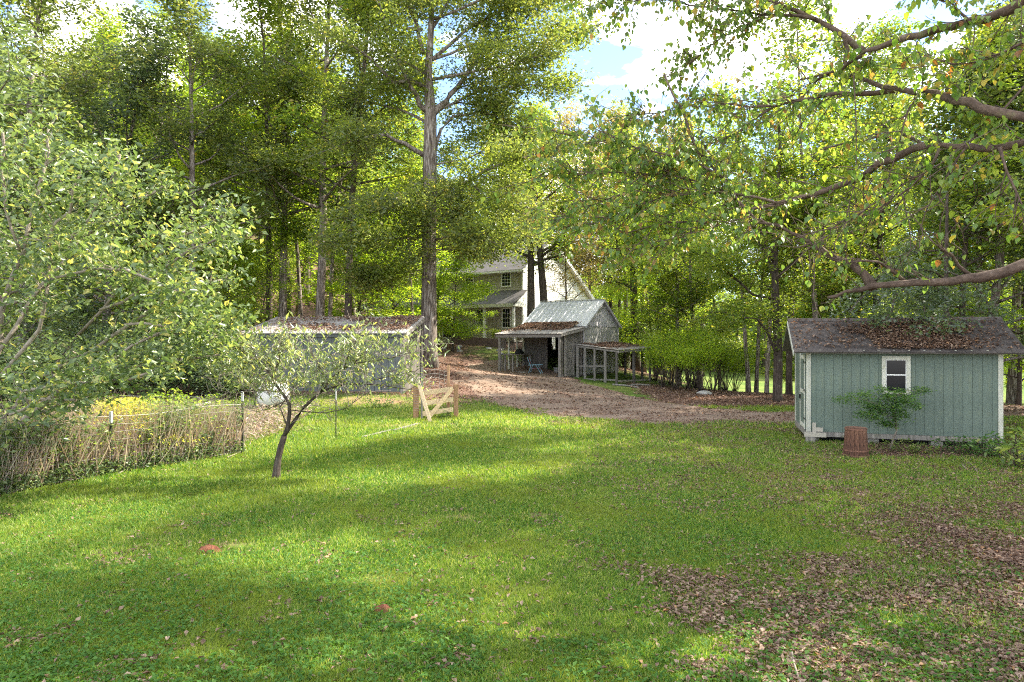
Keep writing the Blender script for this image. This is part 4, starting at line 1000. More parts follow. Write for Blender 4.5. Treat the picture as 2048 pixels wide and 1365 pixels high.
    deck.prism([(OX0, -OY, f(-OY)), (OX0, RY, zt), (OX0, D + OY, f(-OY)), (OX0, D + OY, f(-OY) + .035), (OX0, RY, zt + .035), (OX0, -OY, f(-OY) + .035)], (OX1 - OX0, 0, 0))
    roof = deck.build('roof', MT['old_wood_dark'], root)
    ang = math.atan(SL); rows = 12; rlen = (RY + OY + .02) / rows
    cols = 16; cw = (OX1 - OX0 + .02) / cols
    tile = MB().box(.003, cw - .003, -.012, rlen / math.cos(ang) + .03, 0, .012)
    first = None
    for j in range(rows):
        y = -OY - .02 + j * rlen
        for i in range(cols + (j % 2)):
            x = OX0 - .01 + i * cw - (cw / 2 if j % 2 else 0)
            if j % 2 and (i == 0 or i == cols):
                # half tab
                xa, xb = (OX0 - .01, OX0 - .01 + cw / 2 - .003) if i == 0 else (OX1 + .01 - cw / 2 + .003, OX1 + .01)
                o = MB().box(0, xb - xa, -.012, rlen / math.cos(ang) + .03, 0, .012).build('shingle', MT['shingle'], roof); x = xa
            elif first is None: o = first = tile.build('shingle', MT['shingle'], roof)
            else: o = dup(first, roof)
            o.location = (x, y, f(y) + .040 + R.uniform(0, .003)); o.rotation_euler = (ang + .022 + R.uniform(-.004, .004), R.gauss(0, .002), 0)
    bk = MB().prism([(OX0, RY + .02, zt + .045), (OX0, D + OY, f(-OY) + .04), (OX0, D + OY, f(-OY) + .055), (OX0, RY + .02, zt + .06)], (OX1 - OX0, 0, 0)); bk.build('back_slope', MT['shingle'], roof)
    MB().prism([(OX0 - .01, RY - .13, zt - .01), (OX0 - .01, RY, zt + .075), (OX0 - .01, RY + .13, zt - .01), (OX0 - .01, RY + .13, zt + .005), (OX0 - .01, RY, zt + .09), (OX0 - .01, RY - .13, zt + .005)], (OX1 - OX0 + .02, 0, 0)).build('ridge_cap', MT['shingle'], roof)
    MB().bar((OX0 - .012, -OY, f(-OY) - .03), (OX0 - .012, RY, zt - .03), .02, .11).build('rake_board', MT['cream_trim'], root)
    MB().bar((OX1 + .012, -OY, f(-OY) - .03), (OX1 + .012, RY, zt - .03), .02, .11).build('rake_board', MT['old_wood_dark'], root)
    repeat_box('rafter_tail', MT['cream_trim'], root, (0, .04, -.22, -.03, ZT - .09, ZT - .03), [.25 + i * .33 for i in range(12)])
green_shed()

def in_frame(ox, oy, th, u, v): return ox + math.cos(th) * u - math.sin(th) * v, oy + math.sin(th) * u + math.cos(th) * v
def barrel():
    X, Y = gx(1711.5, 15.3), 15.3; z = gz(X, Y) - .01
    root = empty('wooden_barrel', (X, Y, z), label='rusty brown upturned wooden barrel standing in front of the green shed', cat='barrel')
    n = 16; H = .64; r0, r1 = .262, .222
    st = MB(); a = math.pi / n * .94
    P = []
    for z_, r_ in ((0, r0), (H, r1)):
        for rr_, s_ in ((r_, -1), (r_, 1), (r_ - .02, 1), (r_ - .02, -1)): P.append((rr_ * math.cos(a * s_), rr_ * math.sin(a * s_), z_))
    st.add(P, [(0, 3, 2, 1), (4, 5, 6, 7), (0, 1, 5, 4), (1, 2, 6, 5), (2, 3, 7, 6), (3, 0, 4, 7)])
    f0 = st.build('stave', MT['barrel_wood'], root)
    for i in range(1, n):
        o = dup(f0, root); o.rotation_euler.z = 2 * math.pi * i / n; o.scale = (1, 1, 1 + R.uniform(-.01, .005))
    for z_, t in ((.13, .03), (.60, .035)):
        rr_ = r0 + (r1 - r0) * z_ / H
        m = MB(); k = 32
        V = []; 
        for i in range(k):
            c, s = math.cos(2 * math.pi * i / k), math.sin(2 * math.pi * i / k)
            V += [((rr_ + .008) * c, (rr_ + .008) * s, z_), ((rr_ + .006) * c, (rr_ + .006) * s, z_ + t), ((rr_ - .004) * c, (rr_ - .004) * s, z_ + t), ((rr_ - .004) * c, (rr_ - .004) * s, z_)]
        m.add(V, [(4 * i + j, 4 * ((i + 1) % k) + j, 4 * ((i + 1) % k) + (j + 1) % 4, 4 * i + (j + 1) % 4) for i in range(k) for j in range(4)])
        m.build('hoop', MT['rust'], root, smooth=False)
    MB().tube([(0, 0, H - .03), (0, 0, H + .012)], [r1 - .004, r1 - .006], 28).build('lid', MT['barrel_wood'], root)
    m = MB(); 
    m.tube([(0, 0, .0), (0, 0, .05)], [r0 + .02, r0 + .014], 28); m.build('base_rim', MT['rust'], root)
barrel()
def scrap():
    th = rad(-16.5); x, y = in_frame(7.53, 17.4, th, .05, -.14)
    root = empty('scrap_lumber', (x, y, 0), th, label='short cream lumber offcuts propped at the door corner of the shed', cat='lumber')
    z = gz(x, y)
    MB().box(-.15, .36, -.10, -.04, z + .02 + .13, z + .26).build('board', MT['siding_tan'], root)
    MB().box(.05, .13, -.03, .03, z + .10, z + .50).build('board', MT['siding_tan'], root)
    MB().box(.13, .29, -.03, .03, z + .28, z + .38).build('board', MT['siding_tan'], root)
    MB().box(-.12, .10, -.13, -.03, z - .05, z + .14).build('block', MT['old_wood'], root)
scrap()

# ------------------------------------------------------------------ small barn with lean-to
BO, BT = (2.57, 36.4), rad(-33.2)
def lattice(root, p, du, dv, w, h, step=.13, s=.022, name='lattice_panel'):
    """diagonal lattice over a w x h panel; p corner, du dv unit vectors"""
    p = Vector(p); du = Vector(du); dv = Vector(dv); nrm = du.cross(dv); m = MB()
    for sg in (1, -1):
        c = -h if sg == 1 else 0
        end = w if sg == 1 else w + h
        k = c
        while k < end:
            # line: u = k + t (sg=1) or u = k - t
            if sg == 1: t0, t1 = max(0, -k), min(h, w - k)
            else: t0, t1 = max(0, k - w), min(h, k)
            if t1 - t0 > .05:
                a = p + du * (k + sg * t0) + dv * t0 + nrm * (.006 * sg); b = p + du * (k + sg * t1) + dv * t1 + nrm * (.006 * sg)
                m.bar(a, b, s, .008, nrm)
            k += step
    return m.build(name, MT['old_wood'], root)
def barn():
    root = empty('small_barn', (*BO, 0), BT, label='small weathered barn with silver tin gable roof and open lean-to shelter', cat='barn')
    ZB, ZE, ZR = .62, 3.42, 4.95; X0 = -4.0; Y0, Y1 = 2.7, 7.4; YM = 5.05
    ow, od = MT['old_wood'], MT['old_wood_dark']
    # floors, footing
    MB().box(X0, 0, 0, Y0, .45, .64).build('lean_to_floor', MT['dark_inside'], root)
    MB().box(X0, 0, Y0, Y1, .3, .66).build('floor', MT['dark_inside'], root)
    MB().box(-.25, .0, .05, Y0, -.1, .60).build('footing', MT['concrete'], root)
    MB().box(-.22, -.02, Y0, Y1, -.3, .60).build('footing', MT['concrete'], root)
    # gable wall of plywood
    t = .03
    MB().prism([(0, Y0, ZB), (0, YM - .01, ZB), (0, YM - .01, ZE - .02), (0, Y0, ZE - .02)], (-t, 0, 0)).build('panel', MT['mossy_ply'], root)
    MB().prism([(0, YM + .01, ZB), (0, Y1, ZB), (0, Y1, ZE - .02), (0, YM + .01, ZE - .02)], (-t, 0, 0)).build('panel', MT['mossy_ply'], root)
    MB().prism([(0, Y0 + .02, ZE + .02), (0, YM - .01, ZE + .02), (0, YM - .01, ZR - .03)], (-t, 0, 0)).build('panel', MT['plywood'], root)
    MB().prism([(0, YM + .01, ZE + .02), (0, Y1 - .02, ZE + .02), (0, YM + .01, ZR - .03)], (-t, 0, 0)).build('panel', MT['plywood'], root)
    for a, b in (((.01, Y0, ZE), (.01, Y1, ZE)), ((.012, Y0 + .03, ZB), (.012, Y0 + .03, ZE + .05)), ((.012, Y1 - .03, ZB), (.012, Y1 - .03, ZE + .05))):
        MB().bar(a, b, .09 if a[2] != b[2] else .025, .025 if a[2] != b[2] else .09).build('trim_board', MT['plywood'], root) if a[2] == b[2] else MB().box(.002, .028, a[1] - .045, a[1] + .045, ZB, ZE - .048).build('trim_board', MT['plywood'], root)
    # other walls (left one holds a small window that shows light through the doorway)
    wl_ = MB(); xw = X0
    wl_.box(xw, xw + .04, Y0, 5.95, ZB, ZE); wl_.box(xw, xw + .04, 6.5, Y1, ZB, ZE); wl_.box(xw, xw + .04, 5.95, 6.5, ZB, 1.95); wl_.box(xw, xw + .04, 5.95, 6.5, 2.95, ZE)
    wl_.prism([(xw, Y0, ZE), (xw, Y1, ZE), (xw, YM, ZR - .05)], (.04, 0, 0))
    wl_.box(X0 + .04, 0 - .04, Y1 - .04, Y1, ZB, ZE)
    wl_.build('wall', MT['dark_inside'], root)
    w = MB(); w.box(xw - .02, xw + .06, 5.95, 5.99, 1.95, 2.95); w.box(xw - .02, xw + .06, 6.46, 6.5, 1.95, 2.95); w.box(xw - .02, xw + .06, 5.99, 6.46, 2.91, 2.95); w.box(xw - .02, xw + .06, 5.99, 6.46, 1.95, 1.99)
    w.box(xw, xw + .03, 6.21, 6.24, 1.99, 2.91)
    for z in (2.2, 2.43, 2.66): w.box(xw + .001, xw + .029, 5.99, 6.46, z, z + .025)
    w.build('window', MT['white_paint'], root)
    # front wall with doorway from x=-2.35 to -.15
    nb = 8; bw = 1.6 / nb
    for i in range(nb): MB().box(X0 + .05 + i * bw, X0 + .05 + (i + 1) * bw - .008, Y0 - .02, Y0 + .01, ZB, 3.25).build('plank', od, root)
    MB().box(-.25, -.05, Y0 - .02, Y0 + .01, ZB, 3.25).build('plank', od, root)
    MB().box(-2.35, -.25, Y0 - .02, Y0 + .01, 2.85, 3.25).build('door_header', od, root)
    # main tin roof
    x0, x1 = X0 - .22, .24; n = 13; pw = (x1 - x0) / n; sl = (ZR - ZE) / (YM - Y0)
    roof = MB().bar((x0, YM, ZR + .07), (x1, YM, ZR + .07), .16, .03).build('roof', MT['tin'], root)
    for side in (0, 1):
        first = None
        for i in range(n):
            if first is None:
                m = MB(); L0 = -.12
                if side == 0: p = [(0, Y0 - .12, ZE - sl * .12), (0, YM, ZR)]
                else: p = [(0, Y1 + .12, ZE - sl * .12), (0, YM, ZR)]
                (a, ya, za), (b_, yb, zb_) = p
                prof = [(0, .035), (.03, .075), (.06, .035), (pw - .004, .035), (pw - .004, .022), (0, .022)]
                m.prism([(u_, ya, za + h_) for u_, h_ in prof], (0, yb - ya, zb_ - za))
                first = o = m.build('roof_panel', MT['tin'], roof)
            else: o = dup(first, roof)
            o.location.x = x0 + i * pw
    for y_, sgn in ((Y0 - .12, 1), (Y1 + .12, -1)):
        MB().bar((.20, y_, ZE - sl * .12 - .04), (.20, YM, ZR - .04), .03, .11).build('rake_board', MT['plywood'], root)
    # lean-to
    ze, zt_ = 2.93, 3.30
    x0, x1 = X0 - .15, .16; n = 13; pw = (x1 - x0) / n
    lr = MB().bar((x0, -.10, ze - .03), (x1, -.10, ze - .03), .04, .04).build('lean_to_roof', od, root)
    first = None
    for i in range(n):
        if first is None:
            m = MB(); prof = [(0, .02), (.05, .05), (.10, .02), (pw / 2, .02), (pw / 2 + .05, .05), (pw / 2 + .1, .02), (pw - .003, .02), (pw - .003, .008), (0, .008)]
            m.prism([(u_, -.18, ze + h_ - .02) for u_, h_ in prof], (0, Y0 - .10 + .18, zt_ - ze + .02)); first = o = m.build('roof_panel', MT['rust_tin'], lr)
        else: o = dup(first, lr)
        o.location.x = x0 + i * pw
    MB().box(X0 - .12, .12, -.09, -.05, ze - .20, ze - .05).build('front_beam', ow, root)
    MB().bar((.13, -.14, ze - .09), (.13, Y0 - .05, zt_ - .09), .03, .14).build('rake_board', ow, root)
    MB().bar((X0 - .12, -.14, ze - .09), (X0 - .12, Y0 - .05, zt_ - .09), .03, .14).build('rake_board', ow, root)
    for x in (X0 + .02, -.10): MB().box(x, x + .12, -.045, .075, .3, ze - .05).build('post', ow, root)
    # left side: posts and lattice bays
    for y in (.95, 1.85, 2.55): MB().box(X0 + .02, X0 + .10, y, y + .08, .6, 3.0).build('post', MT['cream_trim'], root)
    for y in (.15, 1.05, 1.95):
        lattice(root, (X0 + .06, y, .66), (0, 1, 0), (0, 0, 1), .55, 1.05)
        lattice(root, (X0 + .06, y, 1.95), (0, 1, 0), (0, 0, 1), .55, .85)
    MB().box(X0 + .02, X0 + .10, .08, 2.6, 1.72, 1.80).build('rail', ow, root)
    # right side: boards, lattice, bottom rail
    for i, y in enumerate((.10, .24, .50, .62, .78)): MB().box(-.06, -.03, y, y + (.10 if i % 2 else .07), .66, 2.86 + y * .13).build('board', ow if i != 1 else od, root)
    lattice(root, (-.045, .90, .68), (0, 1, 0), (0, 0, 1), .62, 2.2, .12, .03)
    lattice(root, (-.045, 1.75, 1.3), (0, 1, 0), (0, 0, 1), .62, 1.75, .12, .03)
    for y in (1.55, 2.5): MB().box(-.09, -.01, y, y + .09, .62, 2.95 + y * .13).build('post', ow, root)
    MB().box(-.10, .0, .08, Y0 - .02, .58, .655).build('rail', ow, root)
barn()
def bl(u, v): return in_frame(*BO, BT, u, v)
def run_():
    root = empty('animal_run', (*BO, 0), BT, label='open-sided low shelter of weathered posts joined to the barn gable, leaves on its flat roof', cat='shelter')
    zf = lambda x, y: 2.33 - .11 * x + .012 * (y - 1.74)
    W, YA, YB = 2.62, 1.74, 7.24
    roof = MB().bar((.02, YA + .05, zf(0, YA) - .08), (W - .04, YA + .05, zf(W, YA) - .08), .05, .09).build('roof', MT['old_wood'], root)
    n = 9; pw = (YB - YA) / n
    for i in range(n):
        y = YA + i * pw
        MB().prism([(.03, y, zf(0, y)), (.03, y + pw - .006, zf(0, y + pw)), (.03, y + pw - .006, zf(0, y + pw) + .018), (.03, y + pw / 2, zf(0, y) + .04), (.03, y, zf(0, y) + .018)], (W - .03, 0, -.11 * W)).build('roof_panel', MT['rust_tin'], roof)
    MB().bar((W - .03, YA, zf(W, YA) - .075), (W - .03, YB, zf(W, YB) - .075), .05, .10).build('rafter', MT['old_wood'], roof)
    MB().bar((.05, YB - .06, zf(0, YB) - .08), (W, YB - .06, zf(W, YB) - .08), .05, .09).build('rafter', MT['old_wood'], roof)
    for u, v, w, mt in ((.10, 1.8, .13, 'old_wood'), (.56, 1.8, .10, 'old_wood'), (1.15, 1.8, .10, 'old_wood'), (1.78, 1.8, .12, 'old_wood'), (2.45, 1.8, .10, 'old_wood_dark'),
                        (2.5, 4.0, .13, 'old_wood_dark'), (2.5, 6.4, .12, 'old_wood_dark'), (.62, 7.1, .11, 'old_wood_dark'), (1.72, 7.1, .12, 'old_wood_dark')):
        X, Y = bl(u, v); g = gz(X, Y)
        MB().box(u - w / 2, u + w / 2, v - w / 2, v + w / 2, g - .2, zf(u, v) - .125).build('post', MT[mt], root)
    X, Y = bl(1, 1.8); g = gz(X, Y)
    MB().bar((.16, 1.8, g + .75), (1.74, 1.8, g + .78), .04, .09).build('rail', MT['old_wood'], root)
    MB().bar((.16, 1.8, g + .05), (2.4, 1.8, g + .05), .05, .08).build('rail', MT['old_wood'], root)
    MB().bar((2.5, 1.9, g - .0), (2.5, 6.3, g - .15), .06, .08).build('rail', MT['old_wood'], root)
run_()
def poles():
    for a, b, r_, lab in (((1225, 771, 35.6), (1277, 780, 35.0), .05, 'fallen grey pole lying in the grass before the open run'), ((1262, 768, 36.2), (1300, 769, 37.0), .06, 'pale pole lying at the outer posts of the open run')):
        p, q = px(*a), px(*b); p.z = gz(p.x, p.y) + r_ * .8; q.z = gz(q.x, q.y) + r_ * .8
        tag(MB().tube([p, p.lerp(q, .5) + Vector((0, .1, .02)), q], [r_, r_ * .95, r_ * .8], 7).build('fallen_pole', MT['old_wood']), lab, 'pole')
poles()
def chair():
    x, y = bl(-1.99, .8)
    root = empty('lawn_chair', (x, y, .64), BT + rad(200), label='faded blue armchair with red slats under the lean-to roof', cat='chair')
    # local: seat faces -x side on
    bm = MT['blue_metal']
    for s in (-.28, .28):
        MB().tube([(-.38, s, 0), (-.22, s, .28), (-.05, s, .55)], .022, 6).build('leg', bm, root)
        MB().tube([(.42, s, 0), (.30, s, .30), (.24, s, .55)], .022, 6).build('leg', bm, root)
        MB().bar((-.34, s, .58), (.38, s, .55), .06, .03).build('armrest', bm, root)
        MB().tube([(.22, s * .9, .35), (.45, s * .9, 1.0)], .018, 6).build('back_frame', bm, root)
    for i in range(6): MB().box(-.28 + i * .085, -.22 + i * .085, -.27, .27, .36 - i * .006, .38 - i * .006).build('seat_slat', MT['red_slat'], root)
    for i in range(7): MB().bar((.26 + i * .027, -.25, .44 + i * .08), (.26 + i * .027, .25, .44 + i * .08), .06, .015, (1, 0, -.35)).build('back_slat', MT['red_slat'], root)
chair()
def bucket():
    x, y = bl(-1.55, 2.3)
    root = empty('bucket', (x, y, .64), label='pale plastic bucket in the barn doorway behind the armchair', cat='bucket')
    MB().lathe([(.12, 0), (.15, .36), (.16, .37), (.145, .37), (.115, .03)], 18).build('body', MT['pale_plastic'], root, smooth=True)
    MB().tube([(.155 * math.cos(a), .155 * math.sin(a) * .3, .36 + .12 * math.sin(a)) for a in [math.pi * i / 8 for i in range(9)]], .005, 4).build('handle', MT['wire'], root)
bucket()
def bench():
    x, y = bl(-3.86, .25)
    root = empty('workbench', (x, y, .64), BT, label='rough workbench along the lattice side of the lean-to', cat='workbench')
    MB().box(0, .65, 0, 2.2, 1.10, 1.15).build('top', MT['old_wood'], root)
    for a, b in ((.55, .1), (.55, 2.0), (.03, .1), (.03, 2.0)): MB().box(a, a + .07, b, b + .07, 0, 1.098).build('leg', MT['old_wood'], root)
    x, y = bl(-3.5, 1.4)
    r2 = empty('covered_bundle', (x, y, 1.79), BT, label='dark lumpy bundle lying on the workbench', cat='bundle')
    m = MB().tube([(0, -.4, .05), (0.02, -.2, .12), (0, .1, .14), (-.03, .35, .08), (0, .5, .04)], [.05, .14, .16, .11, .04], 9); m.build('bundle_cloth', MT['black_metal'], r2, smooth=True)
    x, y = bl(-2.9, .5)
    o = MB().box(-.35, .35, -.12, .12, 0, .09).box(-.2, .4, -.1, .14, .095, .17).build('stone_slabs', MT['concrete']); o.location = (x, y, .642); o.rotation_euler.z = BT
    tag(o, 'pale flat slabs stacked on the lean-to floor below the workbench', 'slabs')
bench()

# ------------------------------------------------------------------ long low outbuilding
def outbuilding():
    th = rad(-4)
    root = empty('long_outbuilding', (-4.15, 26, 0), th, label='long low blue-grey board outbuilding with leaf-strewn tin lean roof', cat='outbuilding')
    L, D = 6.1, 3.1; ZB, ZE, ZK = .62, 2.88, 3.52
    n = 22; pw = L / n
    repeat_box('plank', MT['gray_blue'], root, (.006, pw - .006, 0, .02, ZB, ZE - .12), [-L + i * pw for i in range(n)])
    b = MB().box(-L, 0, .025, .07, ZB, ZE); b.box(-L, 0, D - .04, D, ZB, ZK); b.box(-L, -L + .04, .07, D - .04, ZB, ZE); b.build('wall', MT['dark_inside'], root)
    m = 11; dw = D / m; sl = (ZK - ZE) / D
    for i in range(m):
        y0, y1 = i * dw + .006, (i + 1) * dw - .006
        MB().prism([(-.001, y0, ZB), (-.001, y1, ZB), (-.001, y1, ZE + sl * y1 - .02), (-.001, y0, ZE + sl * y0 - .02)], (.02, 0, 0)).build('plank', MT['old_wood_dark'], root)
    MB().box(-.10, .03, -.045, -.003, ZB - .05, ZE - .1).build('corner_board', MT['old_wood'], root)
    MB().box(-L, .05, -.10, -.06, ZE - .17, ZE - .02).build('fascia', MT['gray_blue'], root)
    roof = MB().box(-L - .2, .18, -.05, .0, ZE - .03, ZE - .001).build('roof', MT['old_wood_dark'], root)
    k = 13; rw = (L + .45) / k; f = None
    for i in range(k):
        if f is None:
            mm = MB(); pr = [(0, .02)]
            q = rw / 4
            for j in range(4): pr += [(j * q + q * .3, .05), (j * q + q * .6, .02)]
            pr += [(rw - .004, .02), (rw - .004, .005), (0, .005)]
            mm.prism([(a, -.22, ZE - sl * .22 + h_) for a, h_ in pr], (0, D + .42, sl * (D + .42))); f = o = mm.build('roof_panel', MT['rust_tin'], roof)
        else: o = dup(f, roof)
        o.location.x = -L - .25 + i * rw
    MB().bar((.17, -.2, ZE - .08), (.17, D + .15, ZK - .05), .03, .17).build('rake_board', MT['old_wood'], root)
    MB().box(-L, .02, -.03, .1, .3, ZB - .002).build('sill_beam', MT['treated_wood'], root)
    MB().box(-.05, .10, D - .05, D + .1, .3, ZK - .1).build('post', MT['old_wood_dark'], root)
outbuilding()

# ------------------------------------------------------------------ house
def house():
    root = empty('house', (.77, 50, 0), rad(-35), label='two-storey tan house with white gable wall and long front porch behind the barn', cat='house')
    L = 15.6; ZG, ZF, ZE, YA, ZA, YR = 1.6, 2.6, 7.87, 3.78, 10.3, 10.3
    # siding: lapped boards
    def lap(name, mat, z0, z1, fn):
        m = MB(); z = z0
        while z < z1 - .01:
            zz = min(z + .16, z1); a, b = fn(z), fn(zz)
            if a is None or b is None: break
            (p0, p1, nrm), (q0, q1, _) = a, b
            p0, p1, q0, q1, nrm = map(Vector, (p0, p1, q0, q1, nrm))
            m.add([p0 + nrm * .022, p1 + nrm * .022, q1 + nrm * .004, q0 + nrm * .004, p0, p1], [(0, 1, 2, 3), (4, 5, 1, 0)]); z += .16
        return tag(m.build(name, mat, root), kind='stuff')
    lap('siding', MT['siding_tan'], ZF, ZE, lambda z: ((-L, 0, z), (0, 0, z), (0, -1, 0)))
    def gab(z):
        ya = 0 if z <= ZE else (z - ZE) / .648
        yb = YR if z <= 6.1 else YR - (z - 6.1) / .648
        return ((0, ya, z), (0, yb, z), (1, 0, 0)) if yb > ya else None
    lap('siding', MT['siding_white'], ZG, ZA - .1, gab)
    b = MB().box(-L, -.01, .01, .2, ZG, ZE); b.prism([(-.02, .01, ZG), (-.02, YR, ZG), (-.02, YR, 6.0), (-.02, YA, ZA - .1), (-.02, .01, ZE)], (-.15, 0, 0)); b.prism([(-L, .01, ZG), (-L, YR, ZG), (-L, YR, 6.0), (-L, YA, ZA - .1), (-L, .01, ZE)], (.15, 0, 0)); b.box(-L, -.02, YR - .1, YR, ZG, 6.0)
    b.build('wall', MT['siding_tan'], root)
    for x, y in ((-.06, -.03),): MB().box(x, .035, y, -.002, ZF, ZE - .1).build('corner_board', MT['white_paint'], root)
    MB().box(.026, .045, 0, .14, ZG, ZE - .05).build('corner_board', MT['white_paint'], root)
    # roofs
    r = MB(); s = .643; e = .45; 
    r.prism([(-L - .3, -e, ZE - s * e + .02), (-L - .3, YA, ZA), (-L - .3, YR + 1.2, 6.1 - .648 * 1.2), (-L - .3, YR + 1.2, 6.1 - .648 * 1.2 + .14), (-L - .3, YA, ZA + .16), (-L - .3, -e, ZE - s * e + .16)], (L + .65, 0, 0))
    roof = r.build('roof', MT['house_shingle'], root)
    MB().box(-L - .3, .34, -e - .12, -e - .02, ZE - s * e - .02, ZE - s * e + .12).build('gutter', MT['white_paint'], roof)
    MB().bar((.37, -e, ZE - s * e + .0), (.37, YA, ZA), .03, .26).build('rake_board', MT['white_paint'], roof)
    MB().bar((.37, YR + 1.2, 6.1 - .648 * 1.2), (.37, YA, ZA), .03, .26).build('rake_board', MT['white_paint'], roof)
    MB().bar((.20, YR + 1.2, 6.0 - .648 * 1.2), (.20, YA, ZA - .12), .30, .02).build('soffit', MT['white_paint'], roof)
    MB().box(-L, .2, -e, -.025, ZE - s * e - .05, ZE - s * e - .02).build('soffit', MT['white_paint'], roof)
    # porch
    PD = 1.55
    MB().box(-L, .3, -PD, -.03, ZF - .16, ZF).build('porch_floor', MT['concrete'], root)
    MB().box(-L, .25, -PD + .05, -.03, 1.2, ZF - .165).build('porch_footing', MT['brick'], root)
    pr = MB().prism([(-L - .2, -PD - .2, 5.10), (-L - .2, -.025, 6.15), (-L - .2, -.025, 6.27), (-L - .2, -PD - .2, 5.20)], (L + .62, 0, 0)).build('porch_roof', MT['house_shingle'], root)
    MB().box(-L - .2, .40, -PD - .22, -PD - .19, 4.95, 5.19).build('fascia', MT['cream_trim'], pr)
    MB().box(-L, .38, -PD - .18, -.03, 4.98, 5.02).build('porch_ceiling', MT['cream_trim'], pr)
    MB().prism([(.34, -PD - .15, 5.03), (.34, -.03, 5.03), (.34, -.03, 6.1)], (.03, 0, 0)).build('gable_infill', MT['siding_white'], pr)
    f = None
    for x in (.20, -2.4, -5.4, -8.5, -11.6, -14.8):
        if f is None: f = o = MB().box(-.09, .09, -PD + .02, -PD + .20, ZF, 4.97).build('porch_post', MT['white_paint'], root)
        else: o = dup(f, root)
        o.location.x = x
    def win(x0, x1, z0, z1, y=0, cols=3, rows=4, door=False):
        w = MB(); t = .10; yo = y - .06
        w.box(x0, x0 + t, yo, y - .024, z0, z1); w.box(x1 - t, x1, yo, y - .024, z0, z1); w.box(x0 + t, x1 - t, yo, y - .024, z1 - t, z1); w.box(x0 + t, x1 - t, yo, y - .024, z0, z0 + t)
        w = w.build('door' if door else 'window', MT['white_paint'], root)
        MB().box(x0 + t, x1 - t, y - .03, y - .0235, z0 + t, z1 - t).build('pane', MT['glass'], w)
        if not door:
            g = MB(); iw = x1 - x0 - 2 * t; ih = z1 - z0 - 2 * t
            for c in range(1, cols): g.box(x0 + t + iw * c / cols - .011, x0 + t + iw * c / cols + .011, y - .038, y - .031, z0 + t, z1 - t)
            for c in range(1, rows): g.box(x0 + t, x1 - t, y - .041, y - .0385, z0 + t + ih * c / rows - (.03 if c == rows // 2 else .011), z0 + t + ih * c / rows + .011)
            g.build('muntin', MT['white_paint'], w)
    win(-1.9, -.98, 6.52, 7.66); win(-5.4, -4.5, 6.52, 7.66); win(-9.3, -8.4, 6.52, 7.66); win(-13.2, -12.3, 6.52, 7.66)
    win(-1.85, -1.0, 3.45, 5.0); win(-4.35, -3.5, 3.45, 5.0); win(-14.4, -13.4, 3.45, 5.0); win(-10.9, -10.0, 3.45, 5.0)
    win(-7.7, -6.6, 2.7, 4.85, door=True)
    MB().box(-1.5, -1.2, 4.2, 4.9, 10.0, 11.2).build('chimney', MT['brick'], root)
house()
def planter():
    a, b = px(905, 690, 46.6), px(1010, 690, 45.0)
    a.z = gz(a.x, a.y) + .2; b.z = gz(b.x, b.y) + .2
    tag(MB().bar(a, b, .35, .7).build('planter_bed_edging', MT['brick']), 'low dark brick planter wall in front of the porch', 'planter')
    for i, (x, Y) in enumerate(((612, 35.5), (560, 36))): pass
    for i in range(9):
        x, Y = R.uniform(885, 1010), R.uniform(42.5, 44.5); X = gx(x, Y); s = R.uniform(.10, .24)
        if i == 0:
            m = MB(); rr_ = random.Random(4)
            m.lathe([(.7, -.3), (1, 0), (.9, .4), (.55, .7), (.1, .8)], 7); m.v = [(a + rr_.gauss(0, .08), b + rr_.gauss(0, .08), c + rr_.gauss(0, .05)) for a, b, c in m.v]
            f = o = m.build('garden_stone', MT['rock'])
            planter.f = f
        else: o = dup(planter.f)
        o.location = (X, Y, gz(X, Y)); o.scale = (s, s, s * .7); o.rotation_euler.z = i
        tag(o, 'pale loose stone on the leafy slope below the porch', 'stone', 'stones below the porch')
    o = dup(planter.f); o.location = (gx(1408, 33), 33, gz(gx(1408, 33), 33)); o.scale = (.42, .3, .22); tag(o, 'pale flat rock at the foot of the thicket beside the drive', 'rock'); del o['group']
planter()

